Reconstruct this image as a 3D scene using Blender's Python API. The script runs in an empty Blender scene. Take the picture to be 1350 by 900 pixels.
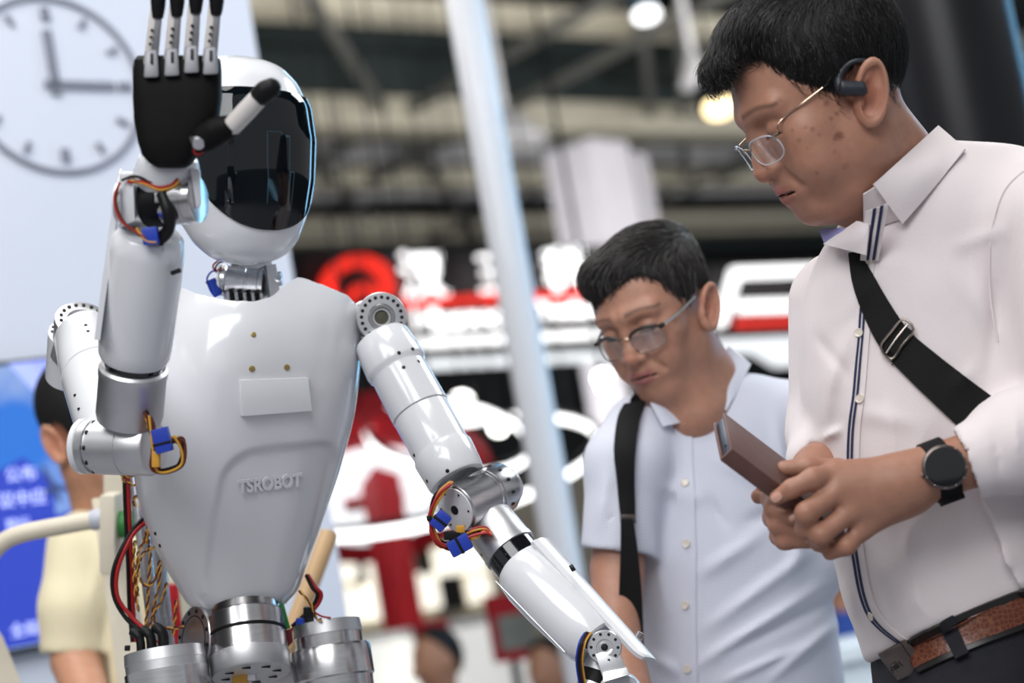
import bpy, bmesh, math, random
import numpy as np
from mathutils import Vector, Matrix
from mathutils.bvhtree import BVHTree

# ------------------------------------------------------------ camera
F_PX = 2625.0                      # 70 mm on a 36 mm sensor, 1350 px wide
CAM = np.array([0.0, 0.0, 1.12])
PITCH, ROLL = math.radians(8.0), math.radians(10.0)
_fw = np.array([0, math.cos(PITCH), math.sin(PITCH)])
_r0 = np.array([1.0, 0, 0]); _u0 = np.array([0, -math.sin(PITCH), math.cos(PITCH)])
_R = math.cos(ROLL) * _r0 - math.sin(ROLL) * _u0
_U = math.sin(ROLL) * _r0 + math.cos(ROLL) * _u0
B = np.stack([_R, _U, -_fw], axis=1)          # camera frame -> world
scene = bpy.context.scene
cd = bpy.data.cameras.new('camera'); cam = bpy.data.objects.new('camera', cd)
scene.collection.objects.link(cam); scene.camera = cam
cam.matrix_world = Matrix([[*B[i], CAM[i]] for i in range(3)] + [[0, 0, 0, 1]])
cd.lens = 70; cd.sensor_width = 36; cd.clip_end = 300; cd.clip_start = .05
cd.dof.use_dof = True; cd.dof.focus_distance = 2.17; cd.dof.aperture_fstop = 3.2

# ------------------------------------------------------------ world and lights
w = bpy.data.worlds.new('hall_air'); scene.world = w; w.use_nodes = True
w.node_tree.nodes['Background'].inputs[0].default_value = (.94, .97, 1.0, 1)
w.node_tree.nodes['Background'].inputs[1].default_value = 0.42
def area_light(name, loc, aim, sx, sy, power, col=(1, 1, 1)):
    l = bpy.data.lights.new(name, 'AREA'); l.shape = 'RECTANGLE'; l.size = sx; l.size_y = sy
    l.energy = power; l.color = col
    o = bpy.data.objects.new(name, l); scene.collection.objects.link(o); o.location = loc
    o.rotation_euler = (Vector(aim) - Vector(loc)).to_track_quat('-Z', 'Y').to_euler()
    return o
area_light('booth_ceiling_light', (-.6, 2.0, 4.4), (-.2, 2.4, 1.2), 3.0, 1.8, 100, (1, .99, .97))
area_light('aisle_ceiling_light', (-1.2, -2.2, 4.6), (-.1, 2.3, 1.2), 4.0, 2.4, 225, (.98, .99, 1))
area_light('neighbour_booth_light', (2.8, 4.6, 4.0), (.9, 2.3, 1.3), 1.6, 1.2, 85, (.92, .97, 1))
area_light('rear_booth_light', (-1.5, 5.6, 4.2), (-.7, 3.6, 1.5), 1.6, 1.6, 60, (1, .97, .93))
area_light('roof_fill_light', (4, 22, 5.0), (6, 30, 13), 10, 10, 2500, (1, .97, .92))  # these two are added upward fill to brighten the roof, not hall lamps
area_light('roof_fill_light', (22, 26, 5.0), (20, 34, 13), 10, 10, 2500, (.95, .98, 1))
scene.view_settings.view_transform = 'Standard'; scene.view_settings.look = 'None'
scene.view_settings.exposure = 0.0; scene.view_settings.gamma = 1.0
scene.view_settings.use_curve_mapping = False
scene.cycles.use_denoising = True
scene.cycles.max_bounces = 7; scene.cycles.glossy_bounces = 4; scene.cycles.transmission_bounces = 6
scene.cycles.transparent_max_bounces = 8

# ------------------------------------------------------------ helpers
rng = np.random.default_rng(7); random.seed(7)
A = lambda *a: np.array(a, dtype=float)
def C(px, py, d):                      # pixel + depth -> camera frame, metres
    return A((px - 675) / F_PX * d, (450 - py) / F_PX * d, -d)
def W(c): return CAM + np.asarray(c, float) @ B.T          # camera frame -> world
def K(w_): return (np.asarray(w_, float) - CAM) @ B        # world -> camera frame
def PX(c): c = np.asarray(c); return np.stack([675 + F_PX * c[..., 0] / -c[..., 2], 450 - F_PX * c[..., 1] / -c[..., 2]], -1)
UPC = B.T @ A(0, 0, 1)                 # world up in the camera frame
def mpp(d): return d / F_PX            # metres per pixel at a depth
def nrm(v): v = np.asarray(v, float); return v / max(np.linalg.norm(v), 1e-12)
def frame(axis, hint=(0, 1, 0)):
    z = nrm(axis); h = A(*hint)
    if abs(z @ nrm(h)) > .95: h = A(1, 0, 0)
    x = nrm(np.cross(h, z)); y = np.cross(z, x)
    return x, y, z
COL = scene.collection
BASE = {}
def tag(o, label=None, cat=None, group=None, kind=None):
    if label: o['label'] = label
    if cat: o['category'] = cat
    if group: o['group'] = group
    if kind: o['kind'] = kind
    return o
def thing(name, base, label=None, cat=None, group=None):
    o = bpy.data.objects.new(name, None); COL.objects.link(o); o.location = base; o.empty_display_size = .1
    BASE[o.name] = np.asarray(base, float)
    return tag(o, label, cat, group)
def mo(name, VF, mat, parent=None, space='c', smooth=True, auto=None, base=None, label=None):
    """mesh object; vertices in camera frame ('c') or world ('w')"""
    V, Fc = VF
    V = W(V) if space == 'c' else np.asarray(V, float)
    if parent is not None: b = BASE[parent.name]
    elif base is not None: b = np.asarray(base, float)
    else: b = A((V[:, 0].min() + V[:, 0].max()) / 2, (V[:, 1].min() + V[:, 1].max()) / 2, V[:, 2].min())
    me = bpy.data.meshes.new(name)
    me.from_pydata((V - b).tolist(), [], [tuple(int(i) for i in f) for f in Fc]) if not isinstance(Fc, np.ndarray) else quick(me, V - b, Fc)
    me.materials.append(mat)
    if smooth:
        me.polygons.foreach_set('use_smooth', np.ones(len(me.polygons), bool))
        if auto is None and not isinstance(Fc, np.ndarray): auto = 38
        if auto:
            try: me.set_sharp_from_angle(angle=math.radians(auto))
            except Exception: pass
    me.update()
    o = bpy.data.objects.new(name, me); COL.objects.link(o)
    if parent is not None: o.parent = parent
    else: o.location = b
    BASE[o.name] = b
    if label: o['label'] = label
    return o
def quick(me, V, Q):
    n, k = Q.shape
    me.vertices.add(len(V)); me.vertices.foreach_set('co', np.asarray(V, np.float32).ravel())
    me.loops.add(n * k); me.loops.foreach_set('vertex_index', Q.astype(np.int32).ravel())
    me.polygons.add(n); me.polygons.foreach_set('loop_start', np.arange(0, n * k, k, dtype=np.int32))
    me.update(calc_edges=True); me.validate()
def paint(o, cols, name='col'):
    a = o.data.color_attributes.new(name, 'FLOAT_COLOR', 'POINT')
    c = np.ones((len(o.data.vertices), 4), np.float32); c[:, :3] = cols
    a.data.foreach_set('color', c.ravel())
def join(*parts):
    Vs, Fs, n = [], [], 0
    for V, Fc in parts:
        V = np.asarray(V, float); Vs.append(V); Fs += [tuple(int(i) + n for i in f) for f in Fc]; n += len(V)
    return np.concatenate(Vs), Fs
def grid_faces(m, n, closed=True):
    f = []
    for i in range(m - 1):
        for j in range(n if closed else n - 1):
            k = (j + 1) % n
            f.append((i * n + j, i * n + k, (i + 1) * n + k, (i + 1) * n + j))
    return f
def loft(S, cap=True):
    S = np.asarray(S, float); m, n = S.shape[:2]
    f = grid_faces(m, n)
    if cap: f += [tuple(range(n))[::-1], tuple((m - 1) * n + j for j in range(n))]
    return S.reshape(-1, 3), f
def lathe(p0, p1, prof, n=40, squash=1.0, hint=(0, 1, 0)):
    """prof: (t metres along p0->p1, radius); scaled if t is given as fraction strings"""
    p0, p1 = A(*p0), A(*p1); x, y, z = frame(p1 - p0, hint)
    a = np.linspace(0, 2 * np.pi, n, endpoint=False)
    S = [p0 + z * t + r * (np.cos(a)[:, None] * x + squash * np.sin(a)[:, None] * y) for t, r in prof]
    return loft(S)
def rod(p0, p1, r, r2=None, n=24, bev=None):
    p0, p1 = A(*p0), A(*p1); L = np.linalg.norm(p1 - p0); r2 = r if r2 is None else r2
    b = min(bev if bev is not None else .12 * min(r, r2), L * .3)
    return lathe(p0, p1, [(0, r - b), (b * .3, r - b * .3), (b, r), (L - b, r2), (L - b * .3, r2 - b * .3), (L, r2 - b)], n)
def ring(p0, p1, ro, ri, n=40):
    p0, p1 = A(*p0), A(*p1); x, y, z = frame(p1 - p0); L = np.linalg.norm(p1 - p0)
    a = np.linspace(0, 2 * np.pi, n, endpoint=False); e = np.cos(a)[:, None] * x + np.sin(a)[:, None] * y
    b = min(L, ro - ri) * .12
    P = [(0, ri), (0, ro - b), (b, ro), (L - b, ro), (L, ro - b), (L, ri)]
    S = [p0 + z * t + r * e for t, r in P] ; m = len(P)
    f = grid_faces(m, n) + [((m - 1) * n + j, (m - 1) * n + (j + 1) % n, (j + 1) % n, j) for j in range(n)]
    return np.concatenate(S), f
def bolts(c, axis, rad, k, r=.0018, h=.002, ph=0, hint=(0, 1, 0)):
    x, y, z = frame(axis, hint); out = []
    for i in range(k):
        a = ph + 2 * np.pi * i / k; p = A(*c) + rad * (math.cos(a) * x + math.sin(a) * y)
        out.append(rod(p - z * h, p + z * h, r, n=10))
    return join(*out)
def rbox(c, ax, half, bev=.1):
    """bevelled box; ax rows are the three axes"""
    ax = np.asarray(ax, float); h = np.asarray(half, float); b = min(h) * bev if bev < 1 else bev
    bm = bmesh.new(); bmesh.ops.create_cube(bm, size=2)
    for v in bm.verts: v.co = Vector((v.co.x * h[0], v.co.y * h[1], v.co.z * h[2]))
    if b > 0: bmesh.ops.bevel(bm, geom=list(bm.edges), offset=b, segments=2, profile=.6, affect='EDGES')
    bm.verts.ensure_lookup_table()
    V = np.array([v.co for v in bm.verts]) @ ax + A(*c); f = [[v.index for v in p.verts] for p in bm.faces]
    bm.free(); return V, f
def wbox(c, half, yaw=0.0, bev=.06):          # box in world axes turned about z
    a = [[math.cos(yaw), math.sin(yaw), 0], [-math.sin(yaw), math.cos(yaw), 0], [0, 0, 1]]
    return rbox(c, a, half, bev)
def spline(P, k=8, closed=False):
    P = np.asarray(P, float); n = len(P); out = []
    for i in range(n if closed else n - 1):
        g = (lambda j: P[j % n]) if closed else (lambda j: P[min(max(j, 0), n - 1)])
        p0, p1, p2, p3 = g(i - 1), g(i), g(i + 1), g(i + 2)
        for t in np.linspace(0, 1, k, endpoint=False):
            out.append(.5 * (2 * p1 + (p2 - p0) * t + (2 * p0 - 5 * p1 + 4 * p2 - p3) * t * t + (3 * p1 - p0 - 3 * p2 + p3) * t ** 3))
    if not closed: out.append(P[-1])
    return np.array(out)
def tube(P, r, n=8, smooth=6, closed=False):
    P = spline(P, smooth, closed) if smooth else np.asarray(P, float)
    m = len(P); r = np.full(m, r) if np.isscalar(r) else np.interp(np.linspace(0, 1, m), np.linspace(0, 1, len(r)), r)
    T = np.gradient(P, axis=0); x = frame(T[0])[0]; S = []
    a = np.linspace(0, 2 * np.pi, n, endpoint=False)
    for i in range(m):
        z = nrm(T[i]); x = nrm(x - z * (x @ z)); y = np.cross(z, x)
        S.append(P[i] + r[i] * (np.cos(a)[:, None] * x + np.sin(a)[:, None] * y))
    if closed:
        V, f = loft(S + [S[0]], cap=False); return V, f
    return loft(S)
def sheet(G, th):
    """grid of points -> sheet with thickness th (along its own normals)"""
    G = np.asarray(G, float); m, n = G.shape[:2]
    N = np.cross(np.gradient(G, axis=1), np.gradient(G, axis=0)); N /= np.linalg.norm(N, axis=2, keepdims=True) + 1e-12
    T, Bk = (G + N * th / 2).reshape(-1, 3), (G - N * th / 2).reshape(-1, 3)
    f = grid_faces(m, n, False); k = m * n
    F2 = f + [tuple(i + k for i in q)[::-1] for q in f]
    edge = [i for i in range(n)] + [r * n + n - 1 for r in range(1, m)] + [(m - 1) * n + j for j in range(n - 2, -1, -1)] + [r * n for r in range(m - 2, 0, -1)]
    for i, e in enumerate(edge):
        g = edge[(i + 1) % len(edge)]; F2.append((e, g, g + k, e + k)[::-1])
    return np.concatenate([T, Bk]), F2
def bvh(V, Fc): return BVHTree.FromPolygons([Vector(v) for v in V], [tuple(int(i) for i in f) for f in Fc])
def hit(T, px, py, off=0.0, dflt=None):
    if callable(T): return trace(T, px, py, off)
    d = Vector(C(px, py, 1.0)).normalized()
    l, n, i, t = T.ray_cast(Vector((0, 0, 0)), d)
    if l is None:
        if dflt is not None: return C(px, py, dflt)
        l, n, i, t = T.find_nearest(Vector(C(px, py, 2.1)))
    n = np.array(n); 
    if n @ np.array(d) > 0: n = -n
    return np.array(l) + n * off
def trace(fn, px, py, off):
    d = nrm(C(px, py, 1.0)); s = 1.6
    for _ in range(60):
        v = float(fn(np.array([d * s], np.float32))[0]) - off
        s += v * .7
        if abs(v) < 2e-4 or s > 4: break
    return d * s
def drape(T, L, Rr, off, th, k=6, m=7, dflt=None):
    """ribbon between two pixel polylines lying on the surface behind T"""
    L, Rr = spline([(*p, 0) for p in L], k)[:, :2], spline([(*p, 0) for p in Rr], k)[:, :2]
    G = np.array([[hit(T, *(a + (b - a) * s), off, dflt) for s in np.linspace(0, 1, m)] for a, b in zip(L, Rr)])
    return sheet(G, th)

# ---- signed distance sculpting
def smin(a, b, k):
    if k <= 0: return np.minimum(a, b)
    h = np.clip(.5 + .5 * (b - a) / k, 0, 1); return b + (a - b) * h - k * h * (1 - h)
def smax(a, b, k): return -smin(-a, -b, k)
def s_ell(P, c, r, M=None):
    q = P - np.asarray(c, np.float32)
    if M is not None: q = q @ np.asarray(M, np.float32).T
    r = np.asarray(r, np.float32); q1 = q / r; k0 = np.sqrt((q1 * q1).sum(-1)); q2 = q1 / r
    return k0 * (k0 - 1) / np.maximum(np.sqrt((q2 * q2).sum(-1)), 1e-6)
def s_cap(P, a, b, r1, r2=None):
    r2 = r1 if r2 is None else r2; a = np.asarray(a, np.float32); ba = np.asarray(b, np.float32) - a; pa = P - a
    h = np.clip((pa @ ba) / max(float(ba @ ba), 1e-12), 0, 1)
    return np.sqrt(((pa - h[..., None] * ba) ** 2).sum(-1)) - (r1 + (r2 - r1) * h)
def s_path(P, pts, rads, k=.006):
    d = None
    for i in range(len(pts) - 1):
        e = s_cap(P, pts[i], pts[i + 1], rads[i], rads[i + 1]); d = e if d is None else smin(d, e, k)
    return d
def sdf_mesh(fn, lo, hi, h, n=8, slack=1.5):
    lo = np.asarray(lo, float); hi = np.asarray(hi, float)
    nb = np.maximum(np.ceil((hi - lo) / (h * n)).astype(int), 1); N = nb * n + 1
    ctr = np.stack(np.meshgrid(*[(np.arange(k) + .5) * n * h for k in nb], indexing='ij'), -1) + lo
    cd_ = fn(ctr.reshape(-1, 3).astype(np.float32)).reshape(nb)
    D = np.ones(N, np.float32)
    D[:-1, :-1, :-1] = np.kron(cd_, np.ones((n, n, n), np.float32))
    keep = np.argwhere(np.abs(cd_) < n * h * .866 * slack + .002)
    loc = np.stack(np.meshgrid(*[np.arange(n + 1)] * 3, indexing='ij'), -1).reshape(-1, 3)
    for s in range(0, len(keep), 400):
        kb = keep[s:s + 400]; idx = kb[:, None, :] * n + loc[None]
        v = fn((idx.reshape(-1, 3) * h + lo).astype(np.float32))
        ii = idx.reshape(-1, 3); D[ii[:, 0], ii[:, 1], ii[:, 2]] = v
    I = D < 0
    c8 = [I[a:N[0] - 1 + a, b:N[1] - 1 + b, c:N[2] - 1 + c] for a in (0, 1) for b in (0, 1) for c in (0, 1)]
    cnt = sum(x.astype(np.int8) for x in c8); act = (cnt > 0) & (cnt < 8)
    cells = np.argwhere(act); vid = np.full(act.shape, -1, np.int64); vid[tuple(cells.T)] = np.arange(len(cells))
    acc = np.zeros((len(cells), 3)); num = np.zeros(len(cells))
    cor = [(a, b, c) for a in (0, 1) for b in (0, 1) for c in (0, 1)]
    val = {c: D[cells[:, 0] + c[0], cells[:, 1] + c[1], cells[:, 2] + c[2]] for c in cor}
    for c in cor:
        for ax in range(3):
            if c[ax]: continue
            e = list(c); e[ax] = 1; e = tuple(e); va, vb = val[c], val[e]; m = (va < 0) != (vb < 0)
            t = np.where(m, va / np.where(m, va - vb, 1), 0); p = np.tile(A(*c), (len(cells), 1)); p[:, ax] = t
            acc[m] += p[m]; num[m] += 1
    V = (cells + acc / np.maximum(num, 1)[:, None]) * h + lo
    Q = []
    for ax in range(3):
        s0 = [slice(1, N[i] - 1) for i in range(3)]; s0[ax] = slice(0, N[ax] - 1); s1 = list(s0); s1[ax] = slice(1, N[ax])
        a, b = I[tuple(s0)], I[tuple(s1)]; E = np.argwhere(a != b); fl = a[tuple(E.T)]
        off = np.ones(3, int); off[ax] = 0; E = E + off; u, v = [(1, 2), (2, 0), (0, 1)][ax]
        eu, ev = np.zeros(3, int), np.zeros(3, int); eu[u] = 1; ev[v] = 1
        q = np.stack([vid[tuple((E - eu - ev).T)], vid[tuple((E - ev).T)], vid[tuple(E.T)], vid[tuple((E - eu).T)]], 1)
        q[~fl] = q[~fl][:, ::-1]; Q.append(q)
    Q = np.concatenate(Q); Q = Q[(Q >= 0).all(1)]
    return V, Q
def relax(V, Q, it=2, lam=.5):
    V = V.copy(); n = len(V); e = np.concatenate([Q[:, [0, 1]], Q[:, [1, 2]], Q[:, [2, 3]], Q[:, [3, 0]]])
    deg = np.bincount(e.ravel(), minlength=n).astype(float)
    for _ in range(it):
        s = np.zeros_like(V)
        for ax in range(3):
            s[:, ax] = np.bincount(e[:, 0], V[e[:, 1], ax], n) + np.bincount(e[:, 1], V[e[:, 0], ax], n)
        V += lam * (s / np.maximum(deg, 1)[:, None] - V)
    return V
def rows_sdf(rows, pw=2.3):
    """body of stacked super-ellipses: rows of (py, xl, xr, depth of centre, half depth m)"""
    Y = []; CX = []; RX = []; CZ = []; RZ = []
    for py, xl, xr, d, rz in rows:
        a, b = C(xl, py, d), C(xr, py, d); Y.append(a[1]); CX.append((a[0] + b[0]) / 2); RX.append((b[0] - a[0]) / 2); CZ.append(-d); RZ.append(rz)
    Y, CX, RX, CZ, RZ = [np.array(v)[::-1] for v in (Y, CX, RX, CZ, RZ)]
    yy = np.linspace(Y[0], Y[-1], 160)
    def sm(v):
        u = np.interp(yy, Y, v); k = np.ones(9) / 9; up = np.pad(u, 4, mode='edge'); return np.convolve(up, k, 'valid')
    cx, rx, cz, rz = sm(CX), sm(RX), sm(CZ), sm(RZ)
    def fn(P):
        y = P[..., 1]; f = lambda v: np.interp(y, yy, v).astype(np.float32)
        a, b = f(rx), f(rz); u = np.abs(P[..., 0] - f(cx)) / a; v = np.abs(P[..., 2] - f(cz)) / b
        q = (u ** pw + v ** pw) ** (1 / pw); d = (q - 1) * np.minimum(a, b)
        return smax(d, np.maximum(yy[0] - y, y - yy[-1]), .02)
    return fn
def folds(P, segs):
    """cloth folds: (a, b, width, height) ridges (+) or valleys (-) along segments"""
    s = np.zeros(P.shape[:-1], np.float32)
    for a, b, wd, ht in segs:
        d = s_cap(P, a, b, 0.0); a_, ba = np.asarray(a, np.float32), np.asarray(b, np.float32) - np.asarray(a, np.float32)
        s += ht * np.exp(-(d / wd) ** 2)
    return s
def text_mesh(body, size, extrude=0.0, bevel=0.0, bold=0.0):
    cu = bpy.data.curves.new('txt', 'FONT'); cu.body = body; cu.size = size; cu.extrude = extrude; cu.offset = bold
    cu.bevel_depth = bevel; cu.align_x = 'CENTER'; cu.align_y = 'CENTER'; cu.resolution_u = 3
    o = bpy.data.objects.new('txt', cu); COL.objects.link(o); bpy.context.view_layer.update()
    dg = bpy.context.evaluated_depsgraph_get(); me = bpy.data.meshes.new_from_object(o.evaluated_get(dg))
    V = np.array([v.co for v in me.vertices]).reshape(-1, 3); f = [tuple(p.vertices) for p in me.polygons]
    bpy.data.objects.remove(o); bpy.data.curves.remove(cu); bpy.data.meshes.remove(me)
    return V, f

# ------------------------------------------------------------ materials
MATS = {}
def srgb(r, g, b): return tuple((x / 255 / 12.92) if x / 255 <= .04045 else ((x / 255 + .055) / 1.055) ** 2.4 for x in (r, g, b))
def mat(name, col=(.8, .8, .8), rough=.5, metal=0, coat=0, emis=0, ecol=None, noise=0, nscale=40, bump=0, bscale=200, sss=0, alpha=None, trans=0, ior=1.45, attr=None, aniso=0, stretch=None, sheen=0, spec=.5):
    m = bpy.data.materials.new(name); m.use_nodes = True; nt = m.node_tree; b = nt.nodes['Principled BSDF']; I = b.inputs
    I['Base Color'].default_value = (*col, 1); I['Roughness'].default_value = rough; I['Metallic'].default_value = metal
    I['Coat Weight'].default_value = coat; I['Specular IOR Level'].default_value = spec; I['Coat Roughness'].default_value = .06; I['IOR'].default_value = ior
    I['Subsurface Weight'].default_value = sss; I['Subsurface Scale'].default_value = .006; I['Transmission Weight'].default_value = trans
    I['Subsurface Radius'].default_value = (1, .35, .2); I['Sheen Weight'].default_value = sheen
    if emis: I['Emission Color'].default_value = (*(ecol or col), 1); I['Emission Strength'].default_value = emis
    if alpha is not None: I['Alpha'].default_value = alpha
    tc = nt.nodes.new('ShaderNodeTexCoord'); src = tc.outputs['Object']
    if stretch:
        mp = nt.nodes.new('ShaderNodeMapping'); mp.inputs['Scale'].default_value = stretch; nt.links.new(src, mp.inputs[0]); src = mp.outputs[0]
    base = None
    if attr:
        at = nt.nodes.new('ShaderNodeAttribute'); at.attribute_name = attr; base = at.outputs['Color']; nt.links.new(base, I['Base Color'])
    if noise:
        n = nt.nodes.new('ShaderNodeTexNoise'); n.inputs['Scale'].default_value = nscale; n.inputs['Detail'].default_value = 4
        nt.links.new(src, n.inputs['Vector'])
        mx = nt.nodes.new('ShaderNodeMix'); mx.data_type = 'RGBA'; mx.blend_type = 'MULTIPLY'
        rp = nt.nodes.new('ShaderNodeMapRange'); rp.inputs['From Min'].default_value = .3; rp.inputs['From Max'].default_value = .7
        rp.inputs['To Min'].default_value = 1 - noise; rp.inputs['To Max'].default_value = 1 + noise * .3
        nt.links.new(n.outputs['Fac'], rp.inputs['Value']); mx.inputs[0].default_value = 1
        if base is not None: nt.links.new(base, mx.inputs[6])
        else: mx.inputs[6].default_value = (*col, 1)
        nt.links.new(rp.outputs[0], mx.inputs[7]); nt.links.new(mx.outputs[2], I['Base Color'])
    if bump:
        n = nt.nodes.new('ShaderNodeTexNoise'); n.inputs['Scale'].default_value = bscale; n.inputs['Detail'].default_value = 3
        nt.links.new(src, n.inputs['Vector']); bp = nt.nodes.new('ShaderNodeBump'); bp.inputs['Strength'].default_value = bump
        bp.inputs['Distance'].default_value = .002; nt.links.new(n.outputs['Fac'], bp.inputs['Height']); nt.links.new(bp.outputs[0], I['Normal'])
    MATS[name] = m; return m
def glow(name, col, strength): return mat(name, col, .6, emis=strength, ecol=col)
def thin_glass(name, refl=.10, tint=(.97, .98, 1)):
    m = bpy.data.materials.new(name); m.use_nodes = True; nt = m.node_tree; nt.nodes.remove(nt.nodes['Principled BSDF'])
    tr = nt.nodes.new('ShaderNodeBsdfTransparent'); tr.inputs[0].default_value = (*tint, 1); g = nt.nodes.new('ShaderNodeBsdfGlossy'); g.inputs['Roughness'].default_value = .03
    mx = nt.nodes.new('ShaderNodeMixShader'); mx.inputs[0].default_value = refl * .5
    nt.links.new(tr.outputs[0], mx.inputs[1]); nt.links.new(g.outputs[0], mx.inputs[2]); nt.links.new(mx.outputs[0], nt.nodes['Material Output'].inputs[0])
    return m
# ============================================================ the hall
HA = math.radians(52); E1 = A(math.sin(HA), math.cos(HA), 0); E2 = A(-math.cos(HA), math.sin(HA), 0); ZZ = A(0, 0, 1); YAW = math.pi / 2 - HA
m_floor = mat('grey_carpet', srgb(150, 150, 156), .9, noise=.1)
m_dark = mat('dark_hall_deck', srgb(34, 38, 40), .9, noise=.3, nscale=.6)
m_green_d = mat('dark_green_steel', srgb(42, 52, 52), .7, noise=.2, nscale=2)
m_beam = mat('cream_painted_steel', srgb(196, 190, 172), .6, noise=.15, nscale=2)
m_greyc = mat('pale_grey_paint', srgb(186, 186, 190), .6, noise=.08, nscale=3)
m_wall = mat('white_booth_panel', srgb(216, 221, 234), .55, noise=.02, nscale=3)
m_clock = mat('grey_print', srgb(130, 132, 146), .7, noise=.08)
m_bez = mat('black_bezel', (.015, .016, .02), .4, noise=.1)
g_white = glow('white_led', (1, 1, 1), 2.0); g_spot = glow('spot_lamp_glow', (1, .99, .95), 9.0); g_ring = glow('ring_light_glow', (1, 1, 1), 3.6); g_cool = glow('cool_led', (.93, .97, 1), 1.05); g_warm = glow('warm_lightbox', (1, .95, .82), 1.15); g_red = glow('red_neon', (1, .035, .02), .95)
m_redp = mat('red_laminate', srgb(190, 24, 36), .45, noise=.08); m_whitep = mat('white_laminate', srgb(238, 238, 236), .4, noise=.04, emis=.0)
m_beige = mat('beige_panel', srgb(196, 188, 168), .7, noise=.12, nscale=2)
def S(o): return tag(o, kind='structure')
def ray(px, py): return nrm(B @ C(px, py, 1.0))
def onplane(px, py, P0, n):
    r = ray(px, py); return CAM + r * (((P0 - CAM) @ n) / (r @ n))
def slab(pts, P0, n, th, off=0.0):
    """prism standing on a plane from a pixel outline"""
    n = n if n @ (CAM - P0) > 0 else -n
    f = [onplane(x, y, P0, n) + n * (off + th) for x, y in pts]; b = [p - n * th for p in f]; k = len(f)
    return np.array(f + b), [tuple(range(k)), tuple(range(2 * k - 1, k - 1, -1))] + [(i, i + k, (i + 1) % k + k, (i + 1) % k) for i in range(k)]
def text_on(body, px, py, hpx, P0, n, wpx=None, ext=.01, off=.0, bold=0.0, ex=None):
    V, f = text_mesh(body, 1.0, 0, 0, bold); V -= (V.max(0) + V.min(0)) / 2; V /= (V[:, 1].max() - V[:, 1].min())
    n = n if n @ (CAM - P0) > 0 else -n; c = onplane(px, py, P0, n); hm = np.linalg.norm(onplane(px, py - hpx / 2, P0, n) - onplane(px, py + hpx / 2, P0, n))
    ex = E1 if ex is None else ex; k = hm
    if wpx: k = np.linalg.norm(onplane(px + wpx / 2, py - wpx * .02, P0, n) - onplane(px - wpx / 2, py + wpx * .02, P0, n)) / (V[:, 0].max() - V[:, 0].min())
    P = c + V[:, :1] * k * ex + V[:, 1:2] * hm * ZZ + n * (off + ext); m = len(P)
    edges = {}
    for q in f:
        for a, b in zip(q, q[1:] + q[:1]): edges[(a, b)] = 1
    rim = [(a, b) for a, b in edges if (b, a) not in edges]
    return np.concatenate([P, P - n * ext]), list(f) + [tuple(i + m for i in q)[::-1] for q in f] + [(b, a, a + m, b + m) for a, b in rim]
o = S(mo('floor', wbox(A(0, 25, -.05), (60, 50, .05), 0, 0), m_floor, space='w', smooth=False))
ceil = S(mo('ceiling', wbox(A(10, 42, 13.2), (70, 40, .1), YAW, 0), m_dark, space='w', smooth=False))
S(mo('wall_back', wbox(A(0, 0, 6) + E2 * 30 + A(30, 45, 0), (70, .2, 7), YAW, 0), m_dark, space='w', smooth=False))
# roof steel: main beams run with the hall, cross beams over them
def beam(px, py, z, along, L, hw, hh, m, name):
    r = ray(px, py); p = CAM + r * ((z - CAM[2]) / r[2]); yaw = math.atan2(along[1], along[0])
    mo(name, wbox(p, (L, hw, hh), yaw, 0), m, ceil, space='w', smooth=False)
for px, py, z, hw, hh, m in ((560, 18, 11.2, .30, .16, m_beam), (560, 60, 12.2, .5, .25, m_green_d), (560, 100, 11.6, .12, .45, m_green_d), (560, 146, 11.0, .35, .46, m_beam), (560, 190, 12.2, .6, .3, m_green_d), (560, 236, 11.0, .25, .20, m_beam), (560, 262, 12.2, .5, .3, m_dark), (560, 296, 11.0, .25, .14, m_beam), (700, 330, 11.2, .3, .2, m_green_d), (1000, 250, 11, .2, .14, m_greyc), (1000, 300, 11, .2, .14, m_beam), (1000, 205, 11.3, .2, .2, m_greyc)):
    beam(px, py, z, E1, 40, hw, hh, m, 'roof_beam')
m_mid = mat('mid_grey_steel', srgb(120, 120, 116), .7, noise=.15, nscale=2)
for px, py in ((530, 150), (790, 80), (960, 230), (1330, 60), (620, 290)): beam(px, py, 10.9, E2, 30, .07, .09, m_mid, 'cross_beam')
for px, py in ((470, 90), (850, 60), (900, 140), (590, 250), (410, 200)): beam(px, py, 10.9, nrm(E2 + .9 * E1), 7, .08, .08, m_mid, 'roof_brace')
for px, py in ((800, 105), (860, 130)): beam(px, py, 12.0, nrm(E2 - .25 * E1), 6, 1.4, .5, m_green_d, 'air_duct')
m_colm = mat('grey_column_paint', srgb(124, 123, 130), .7, noise=.08, nscale=3)
for nm_, px_, py_, d_, hx_ in (('trim_1', 772, 196, 26, .40), ('trim_2', 832, 206, 27, .15)):
    pc_ = W(C(px_, py_, d_)); S(mo(nm_, wbox(A(pc_[0], pc_[1], pc_[2] / 2), (hx_, hx_, pc_[2] / 2), YAW + .2, .02), m_colm, space='w', smooth=False))
for px, py, r in ((672, 192, 52), (920, 112, 24)):
    p = W(C(px, py, 30)); rr = r * mpp(30)
    t = thing('high_bay_lamp', p, 'grey round industrial lamp under the roof by the white pole' if px < 800 else 'small grey round lamp under the roof above the dark duct', 'lamp')
    mo('shade', lathe(p + ZZ * .5, p, [(0, rr * .3), (.3, rr * .8), (.45, rr), (.5, rr), (.5, rr * .7)], 32), m_greyc, t, space='w'); mo('lamp_stem', rod(p + ZZ * .4, p * A(1, 1, 0) + ZZ * 13.085, .06), m_greyc, t, space='w')

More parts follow.
